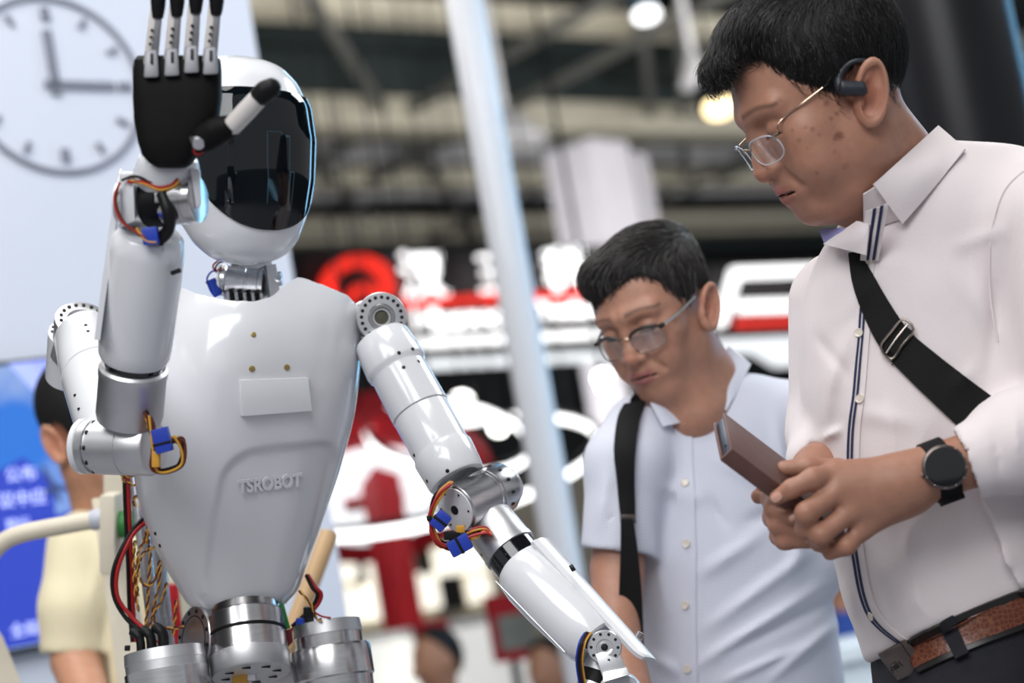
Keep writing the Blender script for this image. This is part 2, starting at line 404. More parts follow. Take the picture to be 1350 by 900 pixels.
# ---- white booth wall with clock, screen below
WN = A(E1[1], -E1[0], 0); WP = W(C(70, 300, 4.3))
wr = onplane(388, 372, WP, WN); wl_ = onplane(-200, 300, WP, WN); s0, s1 = (wl_ - WP) @ E1, (wr - WP) @ E1
mid_ = WP + E1 * (s0 + s1) / 2; S(mo('wall_left', wbox(A(mid_[0], mid_[1], 1.7) - WN * -.05 * np.sign(WN @ (WP - CAM)), ((s1 - s0) / 2, .05, 1.7), YAW, 0), m_wall, space='w', smooth=False))
ck = thing('wall_clock', onplane(70, 110, WP, WN), 'large flat grey clock face on the white booth wall', 'clock')
cc_ = onplane(72, 112, WP, WN); nW = WN if WN @ (CAM - WP) > 0 else -WN; R_ = np.linalg.norm(onplane(80, 228, WP, WN) - cc_)
def dial(a, r): return cc_ + nW * .004 + R_ * r * (math.sin(a) * E1 * 1.04 + math.cos(a) * ZZ)
def bar(a, r0, r1, w_):
    p, q = dial(a, r0), dial(a, r1); t = nrm(q - p); s = np.cross(t, nW); return rbox((p + q) / 2, np.stack([t, s, nW]), (np.linalg.norm(q - p) / 2, w_ * R_, .004), 0)
aa_ = np.linspace(0, 2 * np.pi, 90, endpoint=False)
Sg = [[dial(a, r) + nW * h for a in aa_] for r, h in ((.965, -.006), (.965, .003), (1.02, .003), (1.02, -.006))]
mo('clock_rim', loft(Sg, cap=False), m_clock, ck, space='w', smooth=False)
for k in range(12):
    if k % 3 == 0: mo('hour_mark', bar(k * math.pi / 6, .73, .88, .045), m_clock, ck, space='w', smooth=False)
    elif k in (1, 4, 5, 7, 8, 10, 11, 2): mo('hour_mark', bar(k * math.pi / 6, .76, .89, .026), m_clock, ck, space='w', smooth=False) if k % 3 == 1 or True else None
mo('hour_hand', bar(-.02, -.12, .62, .05), m_clock, ck, space='w', smooth=False); mo('minute_hand', bar(math.pi / 2, -.12, .68, .045), m_clock, ck, space='w', smooth=False)
sc = thing('display_screen', onplane(100, 850, WP, WN), 'wide screen showing blue sky, tower blocks, an airplane and white Chinese text', 'screen')
g_sky = glow('screen_sky', srgb(70, 150, 236), .9)
nt = g_sky.node_tree; b = nt.nodes['Principled BSDF']; tc = nt.nodes.new('ShaderNodeTexCoord'); nz_ = nt.nodes.new('ShaderNodeTexNoise'); nz_.inputs['Scale'].default_value = 3.2; nz_.inputs['Detail'].default_value = 5; nt.links.new(tc.outputs['Object'], nz_.inputs['Vector'])
rp = nt.nodes.new('ShaderNodeValToRGB'); rp.color_ramp.elements[0].position = .42; rp.color_ramp.elements[0].color = (*srgb(36, 124, 232), 1); rp.color_ramp.elements[1].position = .62; rp.color_ramp.elements[1].color = (*srgb(196, 214, 246), 1); nt.links.new(nz_.outputs['Fac'], rp.inputs[0]); nt.links.new(rp.outputs[0], b.inputs['Emission Color']); b.inputs['Base Color'].default_value = (.02, .02, .03, 1)
g_tow = glow('screen_tower', srgb(112, 124, 205), .8); g_navy = glow('screen_navy', srgb(40, 58, 158), .85); g_tx = glow('screen_text', srgb(190, 200, 245), .95); g_pln = glow('screen_plane', srgb(52, 66, 110), .7); g_tow2 = glow('screen_tower_pale', srgb(148, 160, 224), .9)
mo('bezel', slab([(-160, 496), (300, 449), (330, 800), (-120, 890)], WP, WN, .03), m_bez, sc, space='w', smooth=False)
mo('sky_picture', slab([(-155, 502), (297, 455), (326, 794), (-116, 882)], WP, WN, .003, .031), g_sky, sc, space='w', smooth=False)
for pts, m in (([(2, 484), (60, 478), (140, 560), (110, 580), (60, 545)], g_tow2), ([(28, 482), (64, 478), (112, 540), (100, 548)], g_tow), ([(-40, 640), (22, 606), (60, 640), (66, 700), (-30, 740)], g_navy), ([(74, 600), (112, 560), (160, 590), (160, 680), (130, 690)], g_tow), ([(-110, 740), (30, 690), (150, 660), (320, 640), (325, 792), (-114, 880)], g_navy)):
    mo('tower_picture', slab(pts, WP, WN, .002, .034), m, sc, space='w', smooth=False)
mo('airplane_picture', slab([(44, 616), (50, 620), (62, 640), (84, 648), (83, 652), (66, 650), (72, 664), (68, 664), (58, 652), (48, 656), (46, 652), (56, 645)], WP, WN, .002, .036), g_pln, sc, space='w', smooth=False)
for tx, px, py, h in (('公布', 18, 628, 20), ('议中应', 20, 660, 21), ('现行', 14, 694, 16), ('第', 90, 605, 20), ('关于', 106, 636, 19), ('讲', 118, 664, 18), ('全局的', 32, 830, 19)):
    mo('screen_text', text_on(tx, px, py, h, WP, WN, None, .002, .037), g_tx, sc, space='w', smooth=False)

# ---- pole and dark column
p = W(C(682, 400, 6.0)); S(mo('trim_3', rod(A(p[0], p[1], 0), A(p[0], p[1], 4.6), .056, n=40), mat('white_gloss_pole', srgb(226, 228, 234), .3, coat=.3, noise=.03), space='w'))
p = W(C(1262, 120, 4.3)); S(mo('trim_4', rod(A(p[0], p[1], 0), A(p[0], p[1], 4.2), .150, n=56), mat('black_gloss_column', (.010, .010, .012), .35, spec=.25, noise=.1, nscale=3), space='w'))
lb = bpy.data.lights.new('blue_strip_light', 'AREA'); lb.shape = 'RECTANGLE'; lb.size = .3; lb.size_y = 3; lb.energy = 22; lb.color = (.25, .62, 1)
ob = bpy.data.objects.new('blue_strip_light', lb); COL.objects.link(ob); ob.location = W(C(1000, 100, 7.2)); ob.rotation_euler = (Vector(W(C(682, 300, 6.0))) - ob.location).to_track_quat('-Z', 'Y').to_euler()
lb2 = lb.copy(); ob2 = bpy.data.objects.new('blue_strip_light', lb2); COL.objects.link(ob2); ob2.location = W(C(1900, 100, 5.6)); ob2.rotation_euler = (Vector(W(C(1262, 100, 4.3))) - ob2.location).to_track_quat('-Z', 'Y').to_euler(); lb2.energy = 30

# ---- illuminated sign of the far booth
SP = W(C(500, 400, 14)); SNv = WN
sg = thing('illuminated_sign', onplane(600, 470, SP, SNv), 'dark fascia with glowing white Chinese characters, a red swirl emblem and a red line', 'sign')
m_fas = mat('dark_fascia', srgb(40, 36, 38), .6, noise=.2, nscale=3)
mo('fascia', slab([(405, 330), (860, 318), (870, 462), (415, 478)], SP, SNv, .1, -.2), m_fas, sg, space='w', smooth=False)
for tx, px, py, h, wd in (('汉', 553, 364, 60, 56), ('王', 649, 362, 46, 44), ('科', 742, 357, 58, 60), ('技', 838, 350, 58, 60)):
    mo('sign_character', text_on(tx, px, py, h, SP, SNv, wd, .06, .02, .004), g_white, sg, space='w', smooth=False)
mo('sign_wordmark', text_on('Hanvon', 614, 419, 30, SP, SNv, 140, .05, .02, .006), g_white, sg, space='w', smooth=False)
mo('sign_wordmark', text_on('Technology', 775, 411, 30, SP, SNv, 136, .05, .02, .006), g_white, sg, space='w', smooth=False)
mo('red_line', slab([(530, 395), (870, 379), (870, 389), (530, 405)], SP, SNv, .04), g_red, sg, space='w', smooth=False)
mo('led_strip', slab([(545, 449), (868, 432), (868, 441), (545, 459)], SP, SNv, .05), g_white, sg, space='w', smooth=False)
mo('led_strip', slab([(560, 474), (868, 459), (868, 470), (565, 486)], SP, SNv, .05, -.05), g_cool, sg, space='w', smooth=False)
for px_ in (440, 840):
    q_ = onplane(px_, 400, SP, SNv) + .25 * E2; mo('sign_post', rod(A(q_[0], q_[1], 0), q_, .04), m_fas, sg, space='w')
def arcband(cx, cy, r0, r1, a0, a1, sq=.92, n=24):
    o_ = [(cx + r1 * math.cos(t), cy - sq * r1 * math.sin(t)) for t in np.linspace(a0, a1, n)]; i_ = [(cx + r0 * math.cos(t), cy - sq * r0 * math.sin(t)) for t in np.linspace(a1, a0, n)]; return o_ + i_
em_ = mo('emblem_arch', slab(arcband(470, 384, 34, 50, -.15, math.pi + .1), SP, SNv, .05), g_red, sg, space='w', smooth=False)
mo('emblem_core', slab(arcband(478, 393, 9, 20, -.3, math.pi + .3), SP, SNv, .05), g_red, sg, space='w', smooth=False)
mo('emblem_tail', slab([(420, 380), (436, 380), (446, 402), (430, 400)], SP, SNv, .05), g_red, sg, space='w', smooth=False)

SP2 = W(C(1000, 400, 16)); s2 = thing('illuminated_sign', onplane(1000, 440, SP2, SNv), 'black sign outlined by an angled white light strip with a short red underline', 'sign')
mo('fascia', slab([(930, 345), (1110, 340), (1110, 440), (930, 446)], SP2, SNv, .1, -.2), m_fas, s2, space='w', smooth=False)
mo('light_frame', slab([(941, 430), (962, 355), (1110, 350), (1110, 362), (970, 367), (950, 431)], SP2, SNv, .06), g_white, s2, space='w', smooth=False)
for i in range(7): mo('sign_character', slab(arcband(976 + i * 13, 405 - i * .4, 0.5, 6, 0, 6.28, 1.4, 12)[:12], SP2, SNv, .05), g_white, s2, space='w', smooth=False)
mo('red_line', slab([(968, 423), (1062, 420), (1062, 428), (968, 431)], SP2, SNv, .05), g_red, s2, space='w', smooth=False)
mo('lower_band', slab([(930, 450), (1110, 442), (1110, 470), (1060, 482), (1020, 484), (990, 466), (930, 466)], SP2, SNv, .05), g_cool, s2, space='w', smooth=False)

q_ = onplane(1060, 400, SP2, SNv) + .25 * E2; mo('sign_post', rod(A(q_[0], q_[1], 0), q_, .05), m_fas, s2, space='w')
# ---- hanging ring lights and lamps of the far booth
def hoop(name, label, cx, cy, rx, ry, d, th, m, tilt=0.0, dd=.6, m2=None):
    t = np.linspace(0, 2 * np.pi, 60, endpoint=False); c, s = math.cos(tilt), math.sin(tilt)
    P = np.array([W(C(cx + rx * math.cos(a) * c - ry * math.sin(a) * s, cy - rx * math.cos(a) * s * -1 * -1 - ry * math.sin(a) * c, d + dd * math.sin(a))) for a in t])
    r = thing(name, P.min(0), label, 'light'); mo('light_tube', tube(P, th * mpp(d), 10, 1, closed=True), m, r, space='w')
    if m2 is not None: mo('housing', tube(P + ZZ * th * 1.6 * mpp(d), th * .9 * mpp(d), 10, 1, closed=True), m2, r, space='w')
    for a in (5, 25, 45): mo('hanger_wire', rod(P[a], A(P[a][0], P[a][1], 13.085), .006, n=6), m_bez, r, space='w')
    return r
hoop('ring_light', 'slim white ring light hanging below the glowing sign', 592, 578, 108, 46, 10, 4.5, g_ring, -.12, .6, m_bez)
hoop('ring_light', 'broad white ring light with black rim around the red disc', 560, 628, 235, 62, 10.6, 5.5, g_ring, .22, 1.2, m_bez)
dk = thing('hanging_disc', W(C(490, 650, 10)), 'round red and white canopy disc hanging over the far booth', 'canopy')
cD = W(C(492, 652, 10.4)); nD = nrm(B @ A(.15, -.75, .65)); fx_ = frame(nD)
mo('red_plate', lathe(cD, cD - nD * .08, [(0, .2), (.001, .62), (.06, .64), (.08, .6)], 48), m_redp, dk, space='w'); mo('white_panel', lathe(cD + nD * .03, cD, [(0, .05), (.001, .40), (.02, .41), (.03, .4)], 40), g_cool, dk, space='w')
mo('hanger_wire', rod(cD, A(cD[0], cD[1], 13.085), .008, n=6), m_bez, dk, space='w')
mo('red_mark', rbox(cD + nD * .04, np.stack([nrm(np.cross(nD, ZZ)), nrm(np.cross(nD, np.cross(nD, ZZ))), nD]), (.16, .05, .01), .3), m_redp, dk, space='w')
def spot(px, py, r, d, m, label, name='spot_lamp', aimc=(0, -.5, 1)):
    p = W(C(px, py, d)); ax = nrm(B @ A(*aimc)); rr = r * mpp(d); t = thing(name, p, label, 'lamp', 'spot lamps over the far booth')
    mo('lamp_face', lathe(p, p + ax * rr * .3, [(0, rr * .6), (rr * .05, rr), (rr * .25, rr), (rr * .3, rr * .8)], 24), m, t, space='w')
    mo('lamp_body', lathe(p - ax * rr * 2.4, p, [(0, rr * .5), (rr * .2, rr * .9), (rr * 2.2, rr * 1.05), (rr * 2.4, rr * .9)], 24), m_bez, t, space='w')
    mo('lamp_stem', rod(p - ax * rr * 1.4, (p - ax * rr * 1.4) * A(1, 1, 0) + ZZ * 13.085, .006, n=8), m_bez, t, space='w')
for px, py, r, l in ((482, 605, 15, 'bright spot lamp above the red disc'), (609, 530, 15, 'bright spot lamp at the top of the slim ring light'), (657, 562, 11, 'spot lamp inside the slim ring light'), (795, 497, 11, 'spot lamp beside the backpack wearer'), (795, 510, 6, 'tiny spot lamp under a larger one'), (515, 582, 14, 'square-looking lamp behind the robot arm'), (648, 628, 9, 'spot lamp on the broad ring by the pole'), (714, 607, 8, 'small lamp at the foot of the white pole')):
    spot(px, py, r, 11.5, g_spot, l)
# big spotlight by the roof, warm lamp
p = W(C(852, 18, 7.5)); t = thing('track_spotlight', p, 'silver track spotlight with a bright face hung from the roof', 'lamp'); ax = nrm(B @ A(.15, -.85, .55))
mo('lamp_face', lathe(p, p + ax * .012, [(0, .03), (.002, .056), (.01, .056), (.012, .04)], 30), g_white, t, space='w'); mo('lamp_body', lathe(p - ax * .20, p, [(0, .03), (.02, .05), (.18, .058), (.2, .055)], 30), mat('blue_grey_lamp', srgb(120, 150, 170), .35, metal=.6, noise=.1), t, space='w'); mo('lamp_stem', rod(p - ax * .1, (p - ax * .1) * A(1, 1, 0) + ZZ * 13.085, .006), m_bez, t, space='w')
mo('second_face', lathe(p - ax * .135 + B @ A(-.055, .02, .03), p - ax * .125 + B @ A(-.055, .02, .03), [(0, .02), (.002, .03), (.008, .03), (.01, .02)], 20), g_white, t, space='w')
p = W(C(948, 140, 9)); t = thing('warm_downlight', p, 'warm glowing round downlight seen past the fringe of black hair', 'lamp'); ax = nrm(B @ A(.1, -.8, .6))
mo('lamp_face', lathe(p, p + ax * .02, [(0, .05), (.003, .075), (.016, .075), (.02, .05)], 30), glow('warm_lamp', (1, .78, .42), 3), t, space='w'); mo('lamp_body', lathe(p - ax * .15, p, [(0, .06), (.02, .085), (.14, .09), (.15, .08)], 30), m_bez, t, space='w'); mo('lamp_stem', rod(p - ax * .1, (p - ax * .1) * A(1, 1, 0) + ZZ * 13.085, .006), m_bez, t, space='w')

# ---- far booth below the rings
BPo = W(C(600, 760, 12.5))
S(mo('wall_right', slab([(430, 690), (845, 600), (860, 960), (470, 1010)], BPo, WN, .1, -.12), m_beige, space='w', smooth=False))
lbx = 0
for pts in ([(470, 716), (511, 709), (518, 764), (478, 772)], [(444, 778), (476, 773), (483, 818), (450, 824)], [(481, 772), (518, 766), (524, 812), (487, 818)], [(538, 758), (572, 752), (580, 800), (545, 806)], [(524, 686), (556, 680), (561, 708), (529, 714)], [(568, 724), (632, 712), (640, 752), (574, 762)], [(612, 762), (640, 757), (646, 790), (618, 796)], [(436, 722), (462, 718), (470, 764), (442, 770)]):
    mo('light_panel', slab(pts, BPo, WN, .04, .0), g_warm, bpy.data.objects['wall_right'], space='w', smooth=False)
for pts in ([(542, 706), (556, 703), (566, 756), (552, 760)], [(572, 762), (602, 758), (610, 802), (580, 806)], [(462, 716), (470, 714), (480, 770), (470, 772)], [(604, 700), (640, 690), (642, 710), (608, 720)]):
    mo('dark_panel', slab(pts, BPo, WN, .05, .0), m_fas, bpy.data.objects['wall_right'], space='w', smooth=False)
pr = W(C(520, 750, 10.2)); S(mo('trim_5', wbox(A(pr[0], pr[1], 1.0), (.075, .08, 1.0 + 2625 / 2625 * .42), YAW, .05), m_redp, space='w', smooth=False))
m_ctr = mat('overexposed_white_counter', srgb(244, 244, 240), .35, noise=.03, emis=.45, ecol=(1, .99, .95))  # emission stands in for the overexposed white; the counters are no lamps
for px, py, d, hw, hd, l in ((500, 835, 9.6, .45, .25, 'bright white counter behind the metal hip joint'), (615, 815, 9.2, .20, .2, 'bright white counter between the two red posters'), (738, 850, 9.6, .34, .2, 'bright white counter right of the larger red poster')):
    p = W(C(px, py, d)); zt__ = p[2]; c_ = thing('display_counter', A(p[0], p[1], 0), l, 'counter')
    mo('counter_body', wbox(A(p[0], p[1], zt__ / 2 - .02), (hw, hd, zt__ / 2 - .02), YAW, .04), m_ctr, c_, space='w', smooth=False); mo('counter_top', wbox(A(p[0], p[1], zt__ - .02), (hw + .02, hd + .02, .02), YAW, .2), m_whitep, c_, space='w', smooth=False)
m_pgrey = mat('poster_grey_print', srgb(150, 152, 142), .6, noise=.25, nscale=9); m_pdark = mat('poster_dark_print', srgb(70, 72, 78), .5, noise=.3, nscale=6)
for nm, outer, head, body_, d, mm, l in (('poster_stand', [(636, 786), (690, 779), (704, 868), (652, 874)], [(638, 788), (689, 781), (692, 803), (642, 810)], [(648, 814), (694, 807), (701, 852), (656, 860)], 8.4, m_pgrey, 'red poster stand with a grey printed sheet in front of the glowing booth'), ('poster_stand', [(542, 820), (584, 815), (597, 900), (556, 906)], [(544, 822), (583, 817), (586, 838), (549, 843)], [(550, 845), (588, 840), (596, 896), (558, 902)], 8.2, m_pdark, 'small red poster stand with a dark printed sheet')):
    P0 = W(C(sum(x for x, y in outer) / 4, 840, d)); t = thing(nm, onplane(outer[2][0], outer[2][1], P0, WN), l, 'poster')
    mo('board', slab(outer, P0, WN, .03), m_redp, t, space='w', smooth=False); mo('printed_sheet', slab(body_, P0, WN, .004, .031), mm, t, space='w', smooth=False); mo('title_band', slab(head, P0, WN, .003, .031), m_redp, t, space='w', smooth=False)
    pb_ = onplane((outer[2][0] + outer[3][0]) / 2, (outer[2][1] + outer[3][1]) / 2, P0, WN); mo('stand_leg', rod(A(pb_[0], pb_[1], .02), pb_, .02), m_bez, t, space='w'); mo('stand_foot', wbox(A(pb_[0], pb_[1], .012), (.15, .12, .012), YAW, .2), m_bez, t, space='w')
def far_person(px, py, d, shirt, label, turn=0.0):
    p = W(C(px, py, d)); hz_ = p[2]; f = A(p[0], p[1], 0); t = thing('person', f, label, 'person')
    def fn(P):
        d_ = s_ell(P, (0, 0, hz_), (.075, .095, .115)); d_ = smin(d_, s_cap(P, (0, -.01, hz_ - .08), (0, -.02, hz_ - .2), .052, .06), .03)
        d_ = smin(d_, s_cap(P, (0, .095, hz_ - .01), (0, .11, hz_ - .04), .010, .014), .015); d_ = smin(d_, s_ell(np.abs(P * np.array((1, 0, 0), np.float32)) + P * np.array((0, 1, 1), np.float32), (.08, -.01, hz_ - .01), (.012, .02, .032)), .008)
        for s in (-1, 1): d_ = smin(d_, s_path(P, [(s * .20, -.02, hz_ - .32), (s * .24, 0, hz_ - .60), (s * .22, .12, hz_ - .82), (s * .21, .16, hz_ - .90)], [.05, .042, .032, .035], .01), .01)
        return d_
    Rz = np.array([[math.cos(turn), -math.sin(turn), 0], [math.sin(turn), math.cos(turn), 0], [0, 0, 1]]); tr = lambda V: V @ Rz.T + f
    V, Q = sdf_mesh(fn, (-.32, -.16, hz_ - 1.0), (.32, .24, hz_ + .14), .012); o_ = mo('body', (tr(relax(V, Q, 1)), Q), mat('far_skin', srgb(196, 142, 112), .5, noise=.1), t, space='w')
    fh = lambda P: smax(s_ell(P, (0, -.012, hz_ + .02), (.088, .108, .118)), -(P[..., 2] - (hz_ + .05) + 1.2 * np.minimum(-P[..., 1], .09) * -1 * -1), .01)
    V, Q = sdf_mesh(fh, (-.12, -.14, hz_ - .14), (.12, .14, hz_ + .16), .01); mo('hair', (tr(V), Q), mat('far_hair', (.012, .011, .011), .5, noise=.2), t, space='w')
    def fs(P):
        d_ = s_ell(P, (0, -.02, hz_ - .40), (.19, .115, .26)); d_ = smin(d_, s_ell(P, (0, -.01, hz_ - .68), (.165, .11, .2)), .05)
        for s in (-1, 1): d_ = smin(d_, s_cap(P, (s * .16, -.02, hz_ - .27), (s * .235, -.005, hz_ - .52), .065, .058), .04)
        return smax(d_, (hz_ - .86) - P[..., 2], .01)
    V, Q = sdf_mesh(fs, (-.34, -.18, hz_ - .9), (.34, .18, hz_ - .1), .014); mo('shirt', (tr(relax(V, Q, 1)), Q), shirt, t, space='w')
    def ft(P):
        d_ = s_ell(P, (0, -.01, hz_ - .90), (.165, .115, .14))
        for s in (-1, 1): d_ = smin(d_, s_cap(P, (s * .08, 0, hz_ - .95), (s * .09, 0, .07), .088, .05), .03)
        return d_
    V, Q = sdf_mesh(ft, (-.24, -.16, .0), (.24, .16, hz_ - .74), .018); mo('trousers', (tr(V), Q), mat('far_trousers', srgb(40, 42, 52), .8, noise=.1), t, space='w')
    for s in (-1, 1): mo('shoe', (tr(loft([[np.array((s * .09, -.10 + k * .065, .045)) + np.array((math.cos(a) * w_, 0, math.sin(a) * .04)) for a in np.linspace(0, 6.28, 14, endpoint=False)] for k, w_ in enumerate((.03, .042, .044, .046, .03))])[0]), loft([[np.zeros(3)] * 14] * 5)[1]), m_bez, t, space='w')
far_person(722, 884, 8.0, mat('far_red_shirt', srgb(170, 26, 34), .8, noise=.1), 'distant person in a red shirt between the poster and the robot wrist', 2.6)
far_person(574, 872, 7.6, mat('far_dark_shirt', srgb(60, 50, 52), .8, noise=.1), 'distant person in a dark shirt in front of the small red poster', 2.2)
far_person(1104, 742, 7.4, mat('far_blue_shirt', srgb(50, 84, 170), .8, noise=.1), 'distant person in a blue shirt seen between the two shirts', 2.8)
p = W(C(1130, 842, 5.6)); c_ = thing('display_counter', A(p[0], p[1], 0), 'white counter seen between the checked shirt and the belt buckle', 'counter')
mo('counter_body', wbox(A(p[0], p[1], p[2] / 2 - .02), (.40, .28, p[2] / 2 - .02), YAW, .04), m_whitep, c_, space='w', smooth=False); mo('counter_top', wbox(A(p[0], p[1], p[2] - .02), (.42, .30, .02), YAW, .2), m_whitep, c_, space='w', smooth=False)

# ---- beige hoist frame behind the robot
m_hoist = mat('beige_hoist_paint', srgb(222, 212, 192), .45, noise=.05)
ho = thing('hoist_frame', W(C(150, 900, 2.75)) * A(1, 1, 0), 'beige tubular hoist frame with a green roller behind the robot', 'hoist')
mo('bent_arm', tube([W(C(x, y, 2.75)) for x, y in ((-40, 800), (-18, 742), (2, 716), (30, 703), (80, 693), (136, 683))], .0125, 16), m_hoist, ho, space='w')
mo('arm_sleeve', rod(W(C(120, 686, 2.75)), W(C(142, 682, 2.75)), .0145), mat('pale_blue_sleeve', srgb(190, 194, 206), .5, noise=.05), ho, space='w')
pb_ = W(C(152, 700, 2.76)); mo('side_plate', rbox(W(C(147, 702, 2.75)), np.stack([B[:, 0], B[:, 1], B[:, 2]]), (.011, .055, .03), .5), m_hoist, ho, space='w')
mo('green_roller', rod(W(C(150, 692, 2.75)), W(C(176, 690, 2.75)), .019, n=28), mat('green_roller_rubber', srgb(52, 128, 58), .5, noise=.1), ho, space='w')
pp_ = W(C(160, 780, 2.85)); mo('mast', wbox(A(pp_[0], pp_[1], .70), (.018, .025, .70), 0, .1), m_hoist, ho, space='w')
mo('mast_head', rbox(W(C(158, 640, 2.84)), B.T, (.02, .07, .02), .2), m_hoist, ho, space='w')
mo('diagonal_brace', rod(W(C(434, 702, 2.95)), W(C(368, 880, 2.85)), .014, n=24), mat('tan_brace', srgb(208, 172, 128), .5, noise=.05), ho, space='w')
mo('red_band', rod(W(C(226, 770, 2.9)), W(C(234, 850, 2.9)), .010), m_redp, ho, space='w')
for dx in (-.45, .45): mo('base_beam', wbox(A(pp_[0] + dx * .5, pp_[1] + .1, .03), (.03, .5, .03), 0, .1), m_hoist, ho, space='w')
mo('base_cross', wbox(A(pp_[0], pp_[1], .03), (.26, .03, .028), 0, .1), m_hoist, ho, space='w')
q = thing('tapered_stand', W(C(5, 905, 2.9)), 'pale tapered post top in front of the blue screen', 'stand')
mo('post', slab([(-22, 800), (4, 840), (26, 895), (30, 960), (-30, 960)], W(C(5, 860, 2.9)), nrm(CAM - W(C(5, 860, 2.9))), .03), m_hoist, q, space='w', smooth=False)
p_ = W(C(2, 960, 2.9)); mo('stem', rod(A(p_[0], p_[1], .02), p_ + ZZ * .02, .03), m_hoist, q, space='w'); mo('foot_plate', lathe(A(p_[0], p_[1], .0), A(p_[0], p_[1], .03), [(0, .14), (.02, .15), (.03, .12)], 32), m_hoist, q, space='w')

# unseen light frames of the booth across the aisle, added for visor reflections
g_blue = glow('blue_white_led', (.35, .72, 1), 3.0)
for k, (x, y, w_, h_) in enumerate(((4.6, 1.0, .5, 1.5), (5.2, -.6, .8, 1.9), (3.9, 2.0, .25, 1.1))):
    fr_ = [A(x, y - w_, .4), A(x, y + w_, .4), A(x, y + w_, .4 + h_), A(x, y - w_, .4 + h_)]
    o_ = S(mo('trim_%d' % (6 + k), join(*[rod(fr_[i], fr_[(i + 1) % 4], .018, n=10) for i in range(4)], *[rod(A(f[0], f[1], 0), f, .02, n=8) for f in fr_[:2]]), g_blue, space='w'))
# ============================================================ robot
m_shell = mat('glossy_white_shell', srgb(226, 227, 231), .22, coat=.6, noise=.03, nscale=9)
m_visor = mat('black_visor_glass', (.003, .005, .007), .03, ior=1.5)
m_alu = mat('brushed_aluminium', (.62, .62, .64), .3, metal=1, noise=.12, nscale=30, stretch=(1, 1, 14))
m_alu2 = mat('satin_aluminium', (.68, .68, .70), .42, metal=1, noise=.06, nscale=60)
m_steel = mat('polished_steel', (.66, .65, .66), .24, metal=1, noise=.1, nscale=25, stretch=(1, 1, 10))
m_blackp = mat('black_plastic', (.008, .008, .009), .5, spec=.2, noise=.2, nscale=80)
m_blackg = mat('black_gloss_ring', (.008, .008, .01), .12, coat=.5)
m_hole = mat('dark_bolt_socket', (.02, .02, .025), .5, metal=.5)
m_blue = mat('blue_connector', srgb(38, 66, 178), .4, noise=.1)
m_red = mat('red_wire_jacket', srgb(176, 28, 30), .4, noise=.1)
m_blk = mat('black_wire_jacket', (.009, .009, .010), .45, spec=.3, noise=.1)
m_yel = mat('yellow_wire_jacket', srgb(214, 158, 60), .4, noise=.1)
m_brn = mat('brown_wire_jacket', srgb(96, 40, 26), .4, noise=.1)
m_brass = mat('brass', srgb(196, 170, 110), .3, metal=.8, noise=.1)
m_green = mat('green_board', srgb(40, 130, 60), .45, noise=.1)
m_maroon = mat('maroon_board', srgb(110, 26, 36), .45, noise=.1)
m_fing = mat('grey_finger_metal', (.22, .22, .235), .45, metal=.5, noise=.1)

robot = thing('humanoid_robot', W(C(335, 900, 2.36)) * A(1, 1, 0), 'white humanoid robot with black visor, one arm raised, exposed wiring and metal joints', 'robot')
PSI = math.radians(27)
fr_w, sd_w = A(math.sin(PSI), -math.cos(PSI), 0), A(math.cos(PSI), math.sin(PSI), 0)
tilt = math.radians(4)                                   # leans a touch forward
up_w = nrm(A(0, 0, 1) + fr_w * math.tan(tilt)); fr_w = nrm(fr_w - up_w * (fr_w @ up_w))
RF, RS, RU = B.T @ fr_w, B.T @ sd_w, B.T @ up_w

# ---- torso shell
TO = C(322, 600, 2.37)
tz = np.array([-.182, -.174, -.155, -.10, -.04, .02, .06, .10, .14, .17, .195, .215])
tw = np.array([.052, .062, .072, .093, .112, .124, .128, .130, .126, .120, .105, .088])   # half width
tf = np.array([.050, .058, .064, .078, .092, .104, .110, .112, .108, .098, .082, .064])   # front depth
tb = np.array([.050, .055, .060, .070, .080, .086, .090, .092, .090, .085, .075, .065])
_zd = np.linspace(-.182, .215, 120)
def dense(v, z0=tz, zd=_zd, k=15): u_ = np.interp(zd, z0, v); n_ = np.hanning(k + 2)[1:-1]; return np.convolve(np.pad(u_, k // 2, mode='reflect', reflect_type='odd'), n_ / n_.sum(), 'valid')
tw, tf, tb = dense(tw), dense(tf), dense(tb); tz = _zd
zt = np.array([-.188, -.15, -.10, -.04, .02, .06, .10, .14, .17, .21])
xl = np.array([262., 236, 204, 181, 172, 174, 182, 194, 206, 224])
xr = np.array([384., 401, 422, 446, 465, 472, 476, 477, 474, 462])
def tsec(z, a):
    """point of the torso surface at height z, angle a (0 = front, + to the picture's right)"""
    wv, fv, bv = np.interp(z, tz, tw), np.interp(z, tz, tf), np.interp(z, tz, tb)
    s, c = np.sin(a), np.cos(a); e = 2 / 2.9
    sx = np.sign(s) * np.abs(s) ** e; fy = np.sign(c) * np.abs(c) ** e
    fy = np.where(c > 0, fy * fv, fy * bv)
    sx = sx * wv * (1 - .16 * np.clip(fy / fv, 0, 1))                 # the front face is narrower than the back
    return sx, fy
_aa = np.linspace(-np.pi, np.pi, 121)
_zz = np.linspace(-.186, .22, 90); _sc = []
for z in _zz:
    sx, fy = tsec(z, _aa); P = TO + z * RU + sx[:, None] * RS + fy[:, None] * RF
    px = PX(P); l, r = px[:, 0].min(), px[:, 0].max(); _sc.append((np.interp(z, zt, xl) - l, np.interp(z, zt, xr) - r, l, r))
_sc = np.array(_sc); _k = np.ones(9) / 9
_sc = np.stack([np.convolve(np.pad(_sc[:, i], 4, mode='edge'), _k, 'valid') for i in range(4)], 1)
